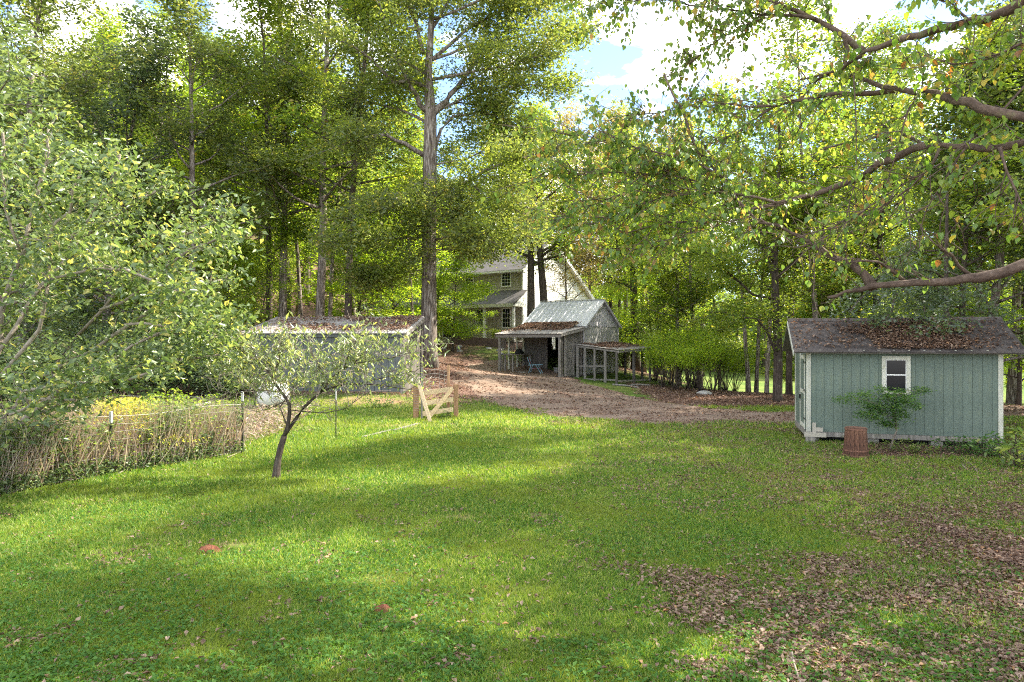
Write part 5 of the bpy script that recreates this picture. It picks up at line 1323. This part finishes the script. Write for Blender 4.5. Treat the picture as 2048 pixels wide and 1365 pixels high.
# ------------------------------------------------------------------ gate, posts, fence
def gate():
    Y = 22.0; P = lambda a, b, Yd=Y: px(a, b, Yd)
    root = empty('garden_gate', (gx(842, Y), Y, 0), 0, label='three-rail pale wooden gate with diagonal brace between two short posts', cat='gate')
    o0 = Vector((gx(842, Y), Y, 0))
    g = lambda a, b, Yd=Y: P(a, b, Yd) - o0
    zb = gz(gx(842, Y), Y)
    a = g(832, 770); MB().box(a.x - .08, a.x + .08, -.08, .08, zb - .1, a.z).build('post', MT['treated_wood'], root)
    w = MB()
    for i in range(11):
        z = zb + .25 + i * .075; w.tube([(a.x - .085, -.085, z), (a.x + .085, -.085, z + .01), (a.x + .085, .085, z), (a.x - .085, .085, z), (a.x - .085, -.085, z)], .004, 3)
    w.build('wire_wrap', MT['wire'], root)
    b = g(912, 769, 22.5); zr = gz(b.x + o0.x, 22.5); MB().box(b.x - .07, b.x + .07, .43, .57, zr - .1, b.z).build('post', MT['treated_wood'], root)
    for (y0, y1) in ((787, 778), (807, 799), (828, 819)):
        MB().bar(g(845, y0, 21.98), g(906, y1, 22.4), .025, .145).build('rail', MT['new_wood'], root)
    MB().bar(g(857, 836, 21.9), g(905, 777, 22.33), .022, .13).build('brace', MT['new_wood'], root)
    c = g(844, 735); MB().box(c.x - .035, c.x + .035, -.02, .06, zb - .1, c.z).build('stile', MT['old_wood'], root)
    d = g(897, 730, 22.6); MB().box(d.x - .04, d.x + .04, .56, .64, zr - .1, d.z).build('stile', MT['treated_wood'], root)
    p = tag(MB().bar(P(836, 762, 21.75), P(861, 846, 21.35), .11, .03, (0, 1, 0)).build('leaning_plank', MT['new_wood']), 'pale bare plank leaning against the gate post', 'plank')
    # wire panel hoops above the gate
    m = MB()
    for i in range(6): m.tube([P(846, 742 + i * 8, 22.1), P(870, 739 + i * 8, 22.3), P(894, 744 + i * 8, 22.5)], .005, 3)
    for i in range(5): m.tube([P(850 + i * 10, 738, 22.15 + i * .08), P(852 + i * 9, 785, 22.15 + i * .08)], .005, 3)
    m.build('wire_mesh', MT['wire'], root).location = -o0
gate()
def stake():
    Y = 18.3; X = gx(672, Y)
    root = empty('metal_stake', (X, Y, gz(X, Y)), label='thin dark metal stake with pale tip standing alone between fence and gate', cat='stake')
    MB().box(-.012, .012, -.012, .012, -.1, 1.0).build('shaft', MT['black_metal'], root)
    MB().box(-.02, .02, -.014, .014, 1.0, 1.28).build('tip', MT['pale_plastic'], root)
stake()
def edging():
    for i, (a, b) in enumerate((((728, 875), (785, 860)), ((787, 859), (838, 850)))):
        p, q = px(*a, 19.2 + i), px(*b, 20.2 + i * 1.2); p = Vector((gx(a[0], 18.3 + i * 1.2), 18.3 + i * 1.2, 0)); q = Vector((gx(b[0], 19.6 + i * 1.3), 19.6 + i * 1.3, 0))
        p.z = gz(p.x, p.y) + .02; q.z = gz(q.x, q.y) + .02
        tag(MB().bar(p, q, .07, .03).build('edging_timber', MT['old_wood']), ['weathered grey timber lying in the lawn, the one nearer the garden fence', 'weathered grey timber lying in the lawn, the one nearer the gate'][i], 'timber')
edging()
def tank():
    Y = 24.0; X = gx(546, Y); z = gz(X, Y)
    root = empty('water_tank', (X, Y, z), rad(8), label='pale grey rounded tank half hidden behind the small bare tree', cat='tank')
    prof = [(.02, 0), (.40, .02), (.50, .06), (.53, .3), (.52, .62), (.42, .80), (.2, .88), (.08, .9)]
    b = MB().lathe(prof, 24).build('body', MT['pale_tank'], root, smooth=True); b.scale = (1.05, .8, .95)
    MB().lathe([(.10, .86), (.10, .91), (.02, .93)], 14).build('cap', MT['pale_tank'], root, smooth=True)
tank()
FL = [(-10.6, 7.6), (-8.75, 10.9), (-7.78, 13.24), (-6.24, 15.8)]
def fence():
    root = empty('garden_fence', (0, 0, 0), label='wire mesh fence on thin dark metal posts round the overgrown garden', cat='fence')
    for i, (x, y) in enumerate(FL):
        if i == 0: continue
        z = gz(x, y); h = 1.22 if i < 3 else 1.42
        o = MB().box(x - .022, x + .022, y - .02, y + .02, z - .1, z + h - .22).build('post', MT['black_metal'], root)
        MB().box(x - .024, x + .024, y - .022, y + .022, z + h - .22, z + h).build('post_cap', MT['pale_tank'], o)
    segs = list(zip(FL[:-1], FL[1:])) + [(FL[3], (-9.0, 18.6)), ((-9.0, 18.6), (-13.5, 20))]
    for (a, b) in segs:
        m = MB(); A, B = Vector((*a, 0)), Vector((*b, 0)); L = (B - A).length; n = int(L / .15)
        top = []
        for j in range(8):
            pts = []
            for i in range(0, 9):
                p = A.lerp(B, i / 8); pts.append((p.x, p.y, gz(p.x, p.y) + .04 + j * .155 - .03 * math.sin(i * .8) * (j > 5)))
            m.tube(pts, .0022 if j < 7 else .004, 3, False)
        for i in range(n + 1):
            p = A.lerp(B, i / n); z = gz(p.x, p.y); m.tube([(p.x, p.y, z + .02), (p.x + R.gauss(0, .01), p.y, z + 1.13)], .002, 3, False)
        m.build('wire_mesh', MT['wire'], root)
    # slumped roll of chicken wire
    m = MB(); c = px(95, 850, 12.9); rr_ = .36; zc = gz(c.x, c.y) + .75
    N, K = 46, 26
    def pt(i, j):
        u = i / N; a = j / K * 2.6 - .5
        return (c.x - .65 + 1.5 * u, c.y + rr_ * math.cos(a) * (.9 + .1 * math.sin(7 * u)), zc - .5 + (rr_ + .2) * math.sin(a) + .05 * math.sin(5 * u + a) + .12 * math.sin(3 * u))
    for i in range(N + 1): m.tube([pt(i, j) for j in range(0, K + 1, 2)], .0024, 3, False)
    for j in range(K + 1): m.tube([pt(i, j) for i in range(0, N + 1, 3)], .0024, 3, False)
    tag(m.build('chicken_wire_roll', MT['wire']), 'slumped roll of fine chicken wire in the dry weeds by the fruit tree', 'wire roll')
    for a, b, lab in (((350, 822), (420, 806), 'pale plastic pipe lying aslant on top of the weeds near the fence corner'), ((265, 836), (312, 830), 'short pale pipe showing among the weeds near the dark fence post')):
        p, q = px(*a, 15), px(*b, 16.5); tag(MB().tube([p, q], .035, 7).build('pale_pipe', MT['pale_plastic']), lab, 'pipe')
fence()

# ------------------------------------------------------------------ overgrown garden
MT['vine_leaf'] = leaf_mat('vine_leaf', [(0, (.08, .13, .06)), (.6, (.15, .205, .10)), (1, (.26, .30, .14))], tfac=.35, trans=(2, 1.9, 1))
def weeds():
    rng = np.random.RandomState(5); n = 15000
    t = rng.rand(n) * 3; i = np.minimum(t.astype(int), 2); f = t - i; P = np.array(FL)
    base = P[i] * (1 - f)[:, None] + P[i + 1] * f[:, None]
    dirv = (P[i + 1] - P[i]); dirv /= np.linalg.norm(dirv, axis=1)[:, None]; nr = np.stack([-dirv[:, 1], dirv[:, 0]], 1)
    off = rng.rand(n) ** 1.3 * 2.6
    xy = base + nr * (off[:, None] + .05) + rng.randn(n, 2) * .05
    z = hgt(xy[:, 0], xy[:, 1])
    hh = (.35 + 1.15 * fbm(xy[:, 0] * .9, xy[:, 1] * .9, 55, 3) + .45 * rng.rand(n)) * np.where(off > 1.6, .72, 1) * 1.0
    lean = rng.randn(n, 2) * .26 * hh[:, None]
    w = rng.uniform(.006, .013, n); az = rng.rand(n) * 3.14; s = np.stack([np.cos(az), np.sin(az) * .4, 0 * az], 1) * w[:, None]
    B = np.stack([xy[:, 0], xy[:, 1], z - .03], 1); T = B + np.stack([lean[:, 0], lean[:, 1], hh], 1)
    M_ = (B + T) / 2 + rng.randn(n, 3) * .03
    V = np.empty((n, 5, 3)); V[:, 0] = B - s; V[:, 1] = B + s; V[:, 2] = M_ + s * .9; V[:, 3] = M_ - s * .9; V[:, 4] = T
    k = np.arange(n)[:, None] * 5
    F = np.concatenate([k + np.array([0, 1, 2]), k + np.array([0, 2, 3]), k + np.array([3, 2, 4])])
    o = np_mesh('dry_weeds', V.reshape(-1, 3), F, MT['dry_stalk']); tag(o, 'tangle of tall dry pinkish-tan stalks filling the garden behind the fence', 'weeds', kind='stuff')
    m = 42000; j = rng.randint(0, n, m); q = B[j] * 1.0 + (T[j] - B[j]) * (rng.rand(m) ** 1.2)[:, None] + rng.randn(m, 3) * .05
    keep = fbm(q[:, 0] * 1.1, q[:, 1] * 1.1 + q[:, 2], 12, 3) > .42
    V, F = leaf_quads(q[keep], .072, .5, rng=rng)
    o = np_mesh('weed_foliage', V, F, MT['weed_green']); tag(o, 'green leafy weeds mixed through the dry stalks along the fence', 'weeds', kind='stuff')
    m = 16000; t = rng.rand(m) * 3; i = np.minimum(t.astype(int), 2); f = (t - i)[:, None]; q2 = P[i] * (1 - f) + P[i + 1] * f + rng.randn(m, 2) * .07
    q = np.stack([q2[:, 0], q2[:, 1], hgt(q2[:, 0], q2[:, 1]) + .05 + 1.15 * rng.rand(m) ** 1.25], 1)
    k = (fbm(t * 6, q[:, 2] * 2.2, 92, 4) > .53 - .12 * (q[:, 2] < .3)); V, F = leaf_quads(q[k], .065, .55, rng=rng)
    o = np_mesh('fence_vines', V, F, MT['vine_leaf']); tag(o, 'grey-green vines climbing in patches through the wire of the garden fence', 'vines', kind='stuff')
    c = px(245, 832, 14.6); q = np.array([c.x, c.y, 0]) + rng.randn(7000, 3) * np.array([.55, .4, 0]); q[:, 2] = hgt(q[:, 0], q[:, 1]) + .45 + .95 * rng.rand(7000) ** .7 * np.exp(-((q[:, 0] - c.x) / 1.0) ** 2)
    V, F = leaf_quads(q, .06, .3, rng=rng, droop=-.5)
    o = np_mesh('goldenrod_clump', V, F, MT['goldenrod']); tag(o, 'yellow-green flowering clump rising above the dry weeds by the dark post', 'plant')
    # tall sprigs above the weeds
    for i_, (x, Y, h) in enumerate([(300, 15.3, 1.55), (372, 16, 1.45), (415, 16.2, 1.45), (345, 16.4, 1.6), (392, 15.4, 1.3)]):
        ft(K_WEED, x, Y, 1.15, nm='tall_sprig', cat='weed', label='bright green sprig standing up out of the dry garden weeds', group='green sprigs in the garden', leafm='lime_leaf', dz=h - .55)
    q = np.stack([rng.uniform(-13, -6.5, 9000), rng.uniform(16, 23, 9000), np.zeros(9000)], 1); q[:, 2] = hgt(q[:, 0], q[:, 1]) + .05 + .3 * rng.rand(9000)
    V, F = leaf_quads(q, .12, .2, rng=rng, droop=-.4)
    o = np_mesh('garden_straw', V, F, MT['dry_stalk']); tag(o, 'low tan straw and dead stems over the garden bed', 'straw', kind='stuff')
weeds()

# ------------------------------------------------------------------ grass and fallen leaves
def scatter(n, y0, y1, power, rng, wx=.82):
    u = rng.rand(n); a = 1 - power
    Y = (y0 ** a + u * (y1 ** a - y0 ** a)) ** (1 / a)
    X = (rng.rand(n) * 2 - 1) * (Y * wx + 1.2)
    return X, Y
def on_building(X, Y):
    c, s = math.cos(rad(-16.5)), math.sin(rad(-16.5)); u = (X - 7.53) * c + (Y - 17.4) * s; v = -(X - 7.53) * s + (Y - 17.4) * c
    a = (u > 0) & (u < 4.3) & (v > .02) & (v < 2.6)
    c, s = math.cos(BT), math.sin(BT); u = (X - BO[0]) * c + (Y - BO[1]) * s; v = -(X - BO[0]) * s + (Y - BO[1]) * c
    return a | ((u > -4) & (u < 0) & (v > -.0) & (v < 7.4))
def garden(X, Y):
    """inside the fenced garden"""
    P = np.array(FL); fx = np.interp(Y, P[:, 1], P[:, 0]); return (X < fx + .1) & (Y < 16.2) | ((Y >= 16.2) & (X < -7.0 - (Y - 16.2) * .9))
def grass():
    rng = np.random.RandomState(9); n = 1000000
    X, Y = scatter(n, 4.6, 27, 1.35, rng)
    a, c, d = cover(X, Y)
    ok = (rng.rand(n) > a * 1.12 - .06) & (rng.rand(n) > c * 1.1) & (drive_sd(X, Y) < .1 + .3 * rng.rand(n)) & ~on_building(X, Y) & ~garden(X, Y)
    X, Y, d = X[ok], Y[ok], d[ok]; n = len(X); Z = hgt(X, Y)
    lod = np.clip(Y / 7, .8, 3.4)
    h = rng.uniform(.022, .062, n) * (.8 + .25 * lod) * (.65 + .8 * fbm(X * .7, Y * .7, 41, 3)); w = rng.uniform(.0025, .0055, n) * lod * 1.25
    az = rng.rand(n) * 6.283; az2 = rng.rand(n) * 6.283; ln = rng.uniform(.1, 1.1, n) * h
    B = np.stack([X, Y, Z - .004], 1); T = B + np.stack([np.cos(az2) * ln, np.sin(az2) * ln, h], 1); s = np.stack([np.cos(az), np.sin(az), 0 * az], 1) * w[:, None]
    V = np.empty((n, 3, 3)); V[:, 0] = B - s; V[:, 1] = B + s; V[:, 2] = T
    o = np_mesh('lawn_grass', V.reshape(-1, 3), np.arange(n * 3).reshape(-1, 3), MT['grass']); tag(o, 'short mown grass blades over the lawn', 'grass', kind='stuff')
    print('grass', n)
    # broad-leaved weeds in clumps
    n = 105000; X, Y = scatter(n, 4.6, 20, 1.6, rng); a, c, d = cover(X, Y)
    ok = (rng.rand(n) > a * 1.1) & (c < .3) & (drive_sd(X, Y) < 0) & ~on_building(X, Y) & ~garden(X, Y) & (fbm(X * .8, Y * .8, 61, 3) + .15 * rng.rand(n) > .55)
    X, Y = X[ok], Y[ok]; n = len(X)
    P = np.stack([X, Y, hgt(X, Y) + rng.uniform(.015, .05, n)], 1)
    V, F = leaf_quads(P, .045 , .5, rng=rng, droop=-.3, upness=.8)
    # widen with distance a little
    o = np_mesh('lawn_weeds', V, F, MT['weed']); tag(o, 'broad-leaved weeds and clover scattered through the lawn', 'weeds', kind='stuff')
    # tufts in the leafy corner
grass()
def leaf_litter():
    rng = np.random.RandomState(10)
    n = 620000; X, Y = scatter(n, 4.6, 46, 1.35, rng); a, c, d = cover(X, Y)
    dr = drive_sd(X, Y) > 0
    a = np.where(dr, .34 * (fbm(X * .6 + 9, Y * 1.6, 71, 3) > .45) + .22, a)
    p = np.clip(a - .22, 0, 1) * 1.15 + .014
    ok = (rng.rand(n) < p) & ~on_building(X, Y) & ~garden(X, Y)
    X, Y = X[ok], Y[ok]; n = len(X)
    lod = np.clip(Y / 16, 1, 2.0)
    P = np.stack([X, Y, hgt(X, Y) + .012 + .022 * rng.rand(n) + .012 * (drive_sd(X, Y) > 0)], 1)
    V, F = leaf_quads(P, .046, .5, rng=rng, droop=0, upness=.74, fold=.2, jitter=.5)
    # scale about the centre with distance so that far leaves keep their size in oak-leaf range
    V = V.reshape(-1, 4, 3); V = P[:, None, :] + (V - P[:, None, :]) * lod[:, None, None]
    o = np_mesh('fallen_leaves', V.reshape(-1, 3), F, MT['dead_leaf']); tag(o, 'brown fallen leaves lying thick at the lower corner and along the drive', 'leaves', kind='stuff')
    print('litter', n)
leaf_litter()
def roof_leaves(name, lab, o, th, fn, n, pat, size=.09, seed=1, parent=None):
    """fn(u,v)->z in the building's frame; pat(u,v)->probability"""
    rng = np.random.RandomState(seed); (u0, u1, v0, v1) = pat[0]
    u = rng.uniform(u0, u1, n); v = rng.uniform(v0, v1, n); k = rng.rand(n) < pat[1](u, v); u, v = u[k], v[k]
    z = fn(u, v) + rng.rand(len(u)) * .05
    X = o[0] + math.cos(th) * u - math.sin(th) * v; Y = o[1] + math.sin(th) * u + math.cos(th) * v
    V, F = leaf_quads(np.stack([X, Y, z], 1), size, .5, rng=rng, droop=0, upness=.72, fold=.3)
    ob = np_mesh(name, V, F, MT['dead_leaf']); tag(ob, lab, 'leaves', kind='stuff')
TH = rad(-16.5)
roof_leaves('roof_leaf_litter', 'drift of brown leaves and twigs on the green shed roof', (7.53, 17.4), TH, lambda u, v: 2.40 + .535 * v + .075, 9500,
            ((-.3, 4.6, -.2, 1.25), lambda u, v: np.clip(1.5 - ((u - 2.5) / 1.5) ** 2 - ((v - .35) / .75) ** 2, 0, 1) * .9 * (fbm(u * 2.2, v * 3, 3, 3) > .40) + .10), .075)
roof_leaves('roof_leaf_pile', 'red-brown leaf drift where the barn lean-to roof meets the tin roof', BO, BT, lambda u, v: 2.97 + .139 * (v + .18) + .03 + .16 * np.clip((v - 1.6) / 1.1, 0, 1), 9000,
            ((-3.9, .0, .2, 2.85), lambda u, v: np.clip((v - 1.0) * 1.3, .05, 1) * np.clip((-.15 - u) * 2, 0, 1) * (fbm(u * 1.5, v * 2, 8, 3) > .36)), .12, 2)
roof_leaves('run_roof_leaves', 'brown leaves scattered on the flat roof of the open run', BO, BT, lambda u, v: 2.38 - .11 * u + .012 * (v - 1.74), 2600,
            ((.1, 2.5, 1.9, 7.1), lambda u, v: np.clip(1.1 - ((u - 1.0) / 1.1) ** 2, .06, 1) * (fbm(u * 1.5, v * 1.2, 18, 3) > .45)), .12, 3)
roof_leaves('outbuilding_roof_leaves', 'brown leaves over the high end of the long outbuilding roof', (-4.15, 26), rad(-4), lambda u, v: 2.92 + .2065 * v + .04, 6000,
            ((-6.0, .1, -.1, 3.1), lambda u, v: np.clip(.85 + u * .12, .12, 1) * (fbm(u * 1.3, v * 1.8, 28, 3) > .42)), .11, 4)

# ------------------------------------------------------------------ small things on the lawn
def mounds():
    for i, (x, Y, s, lab) in enumerate(((418, 8.35, .11, 'largest heap of fresh red clay on the lawn'), (765, 6.55, .07, 'small red clay heap alone in the grass of the lower lawn'))):
        X = gx(x, Y); m = MB(); rr_ = random.Random(i)
        K = 14; rings = [(1, -.12), (.85, .22), (.6, .55), (.3, .72), (.02, .78)]
        flat = .9 if i < 2 else .22
        vs = []
        for r_, h_ in rings:
            for j in range(K):
                a = 2 * math.pi * j / K; k = 1 + rr_.gauss(0, .10)
                vs.append((math.cos(a) * r_ * s * 1.35 * k * (1 if i < 2 else 1.9), math.sin(a) * r_ * s * k, (h_ + rr_.gauss(0, .07)) * s * flat))
        fs = [(q * K + j, q * K + (j + 1) % K, (q + 1) * K + (j + 1) % K, (q + 1) * K + j) for q in range(4) for j in range(K)] + [tuple(range(4 * K, 5 * K))]
        m.add(vs, fs); o = m.build('clay_mound', MT['red_clay'], None, smooth=False, label=lab, cat='clay mound'); o.location = (X, Y, gz(X, Y) + .01)
    for i, (pts, r_, lab) in enumerate((([(1584, 1312), (1588, 1335), (1597, 1364), (1606, 1385)], .009, 'thin bent twig lying in the leaf litter at the lower edge'), ([(1572, 1326), (1600, 1328), (1625, 1326)], .006, 'short twig crossing the bent one'), ([(1762, 1350), (1772, 1335), (1775, 1327)], .008, 'short pale twig among the fallen leaves'),
                                 ([(1932, 942), (1925, 935), (1938, 928), (1955, 948)], .012, 'curled dead stick on the ground right of the barrel'), ([(2020, 1258), (2048, 1268), (2075, 1290)], .010, 'pale stick at the picture edge in the leaf litter'), ([(232, 952), (250, 943), (285, 935)], .012, 'dead stick at the foot of the dark fence post'), ([(455, 917), (475, 908), (492, 900)], .014, 'grey stick lying by the fence corner post'))):
        q = []
        for a, b in pts:
            Y = CAMH * FPX / (b - HY); X = gx(a, Y); q.append((X, Y, gz(X, Y) + .03))
        tag(MB().tube(q, [r_] * (len(q) - 1) + [r_ * .6], 6).build('fallen_twig', MT['bark_grey']), lab, 'twig')
mounds()
print('tris', sum(sum(len(p.vertices) - 2 for p in m.polygons) if len(m.polygons) < 20000 else len(m.polygons) for m in bpy.data.meshes), 'objects', len(bpy.data.objects))
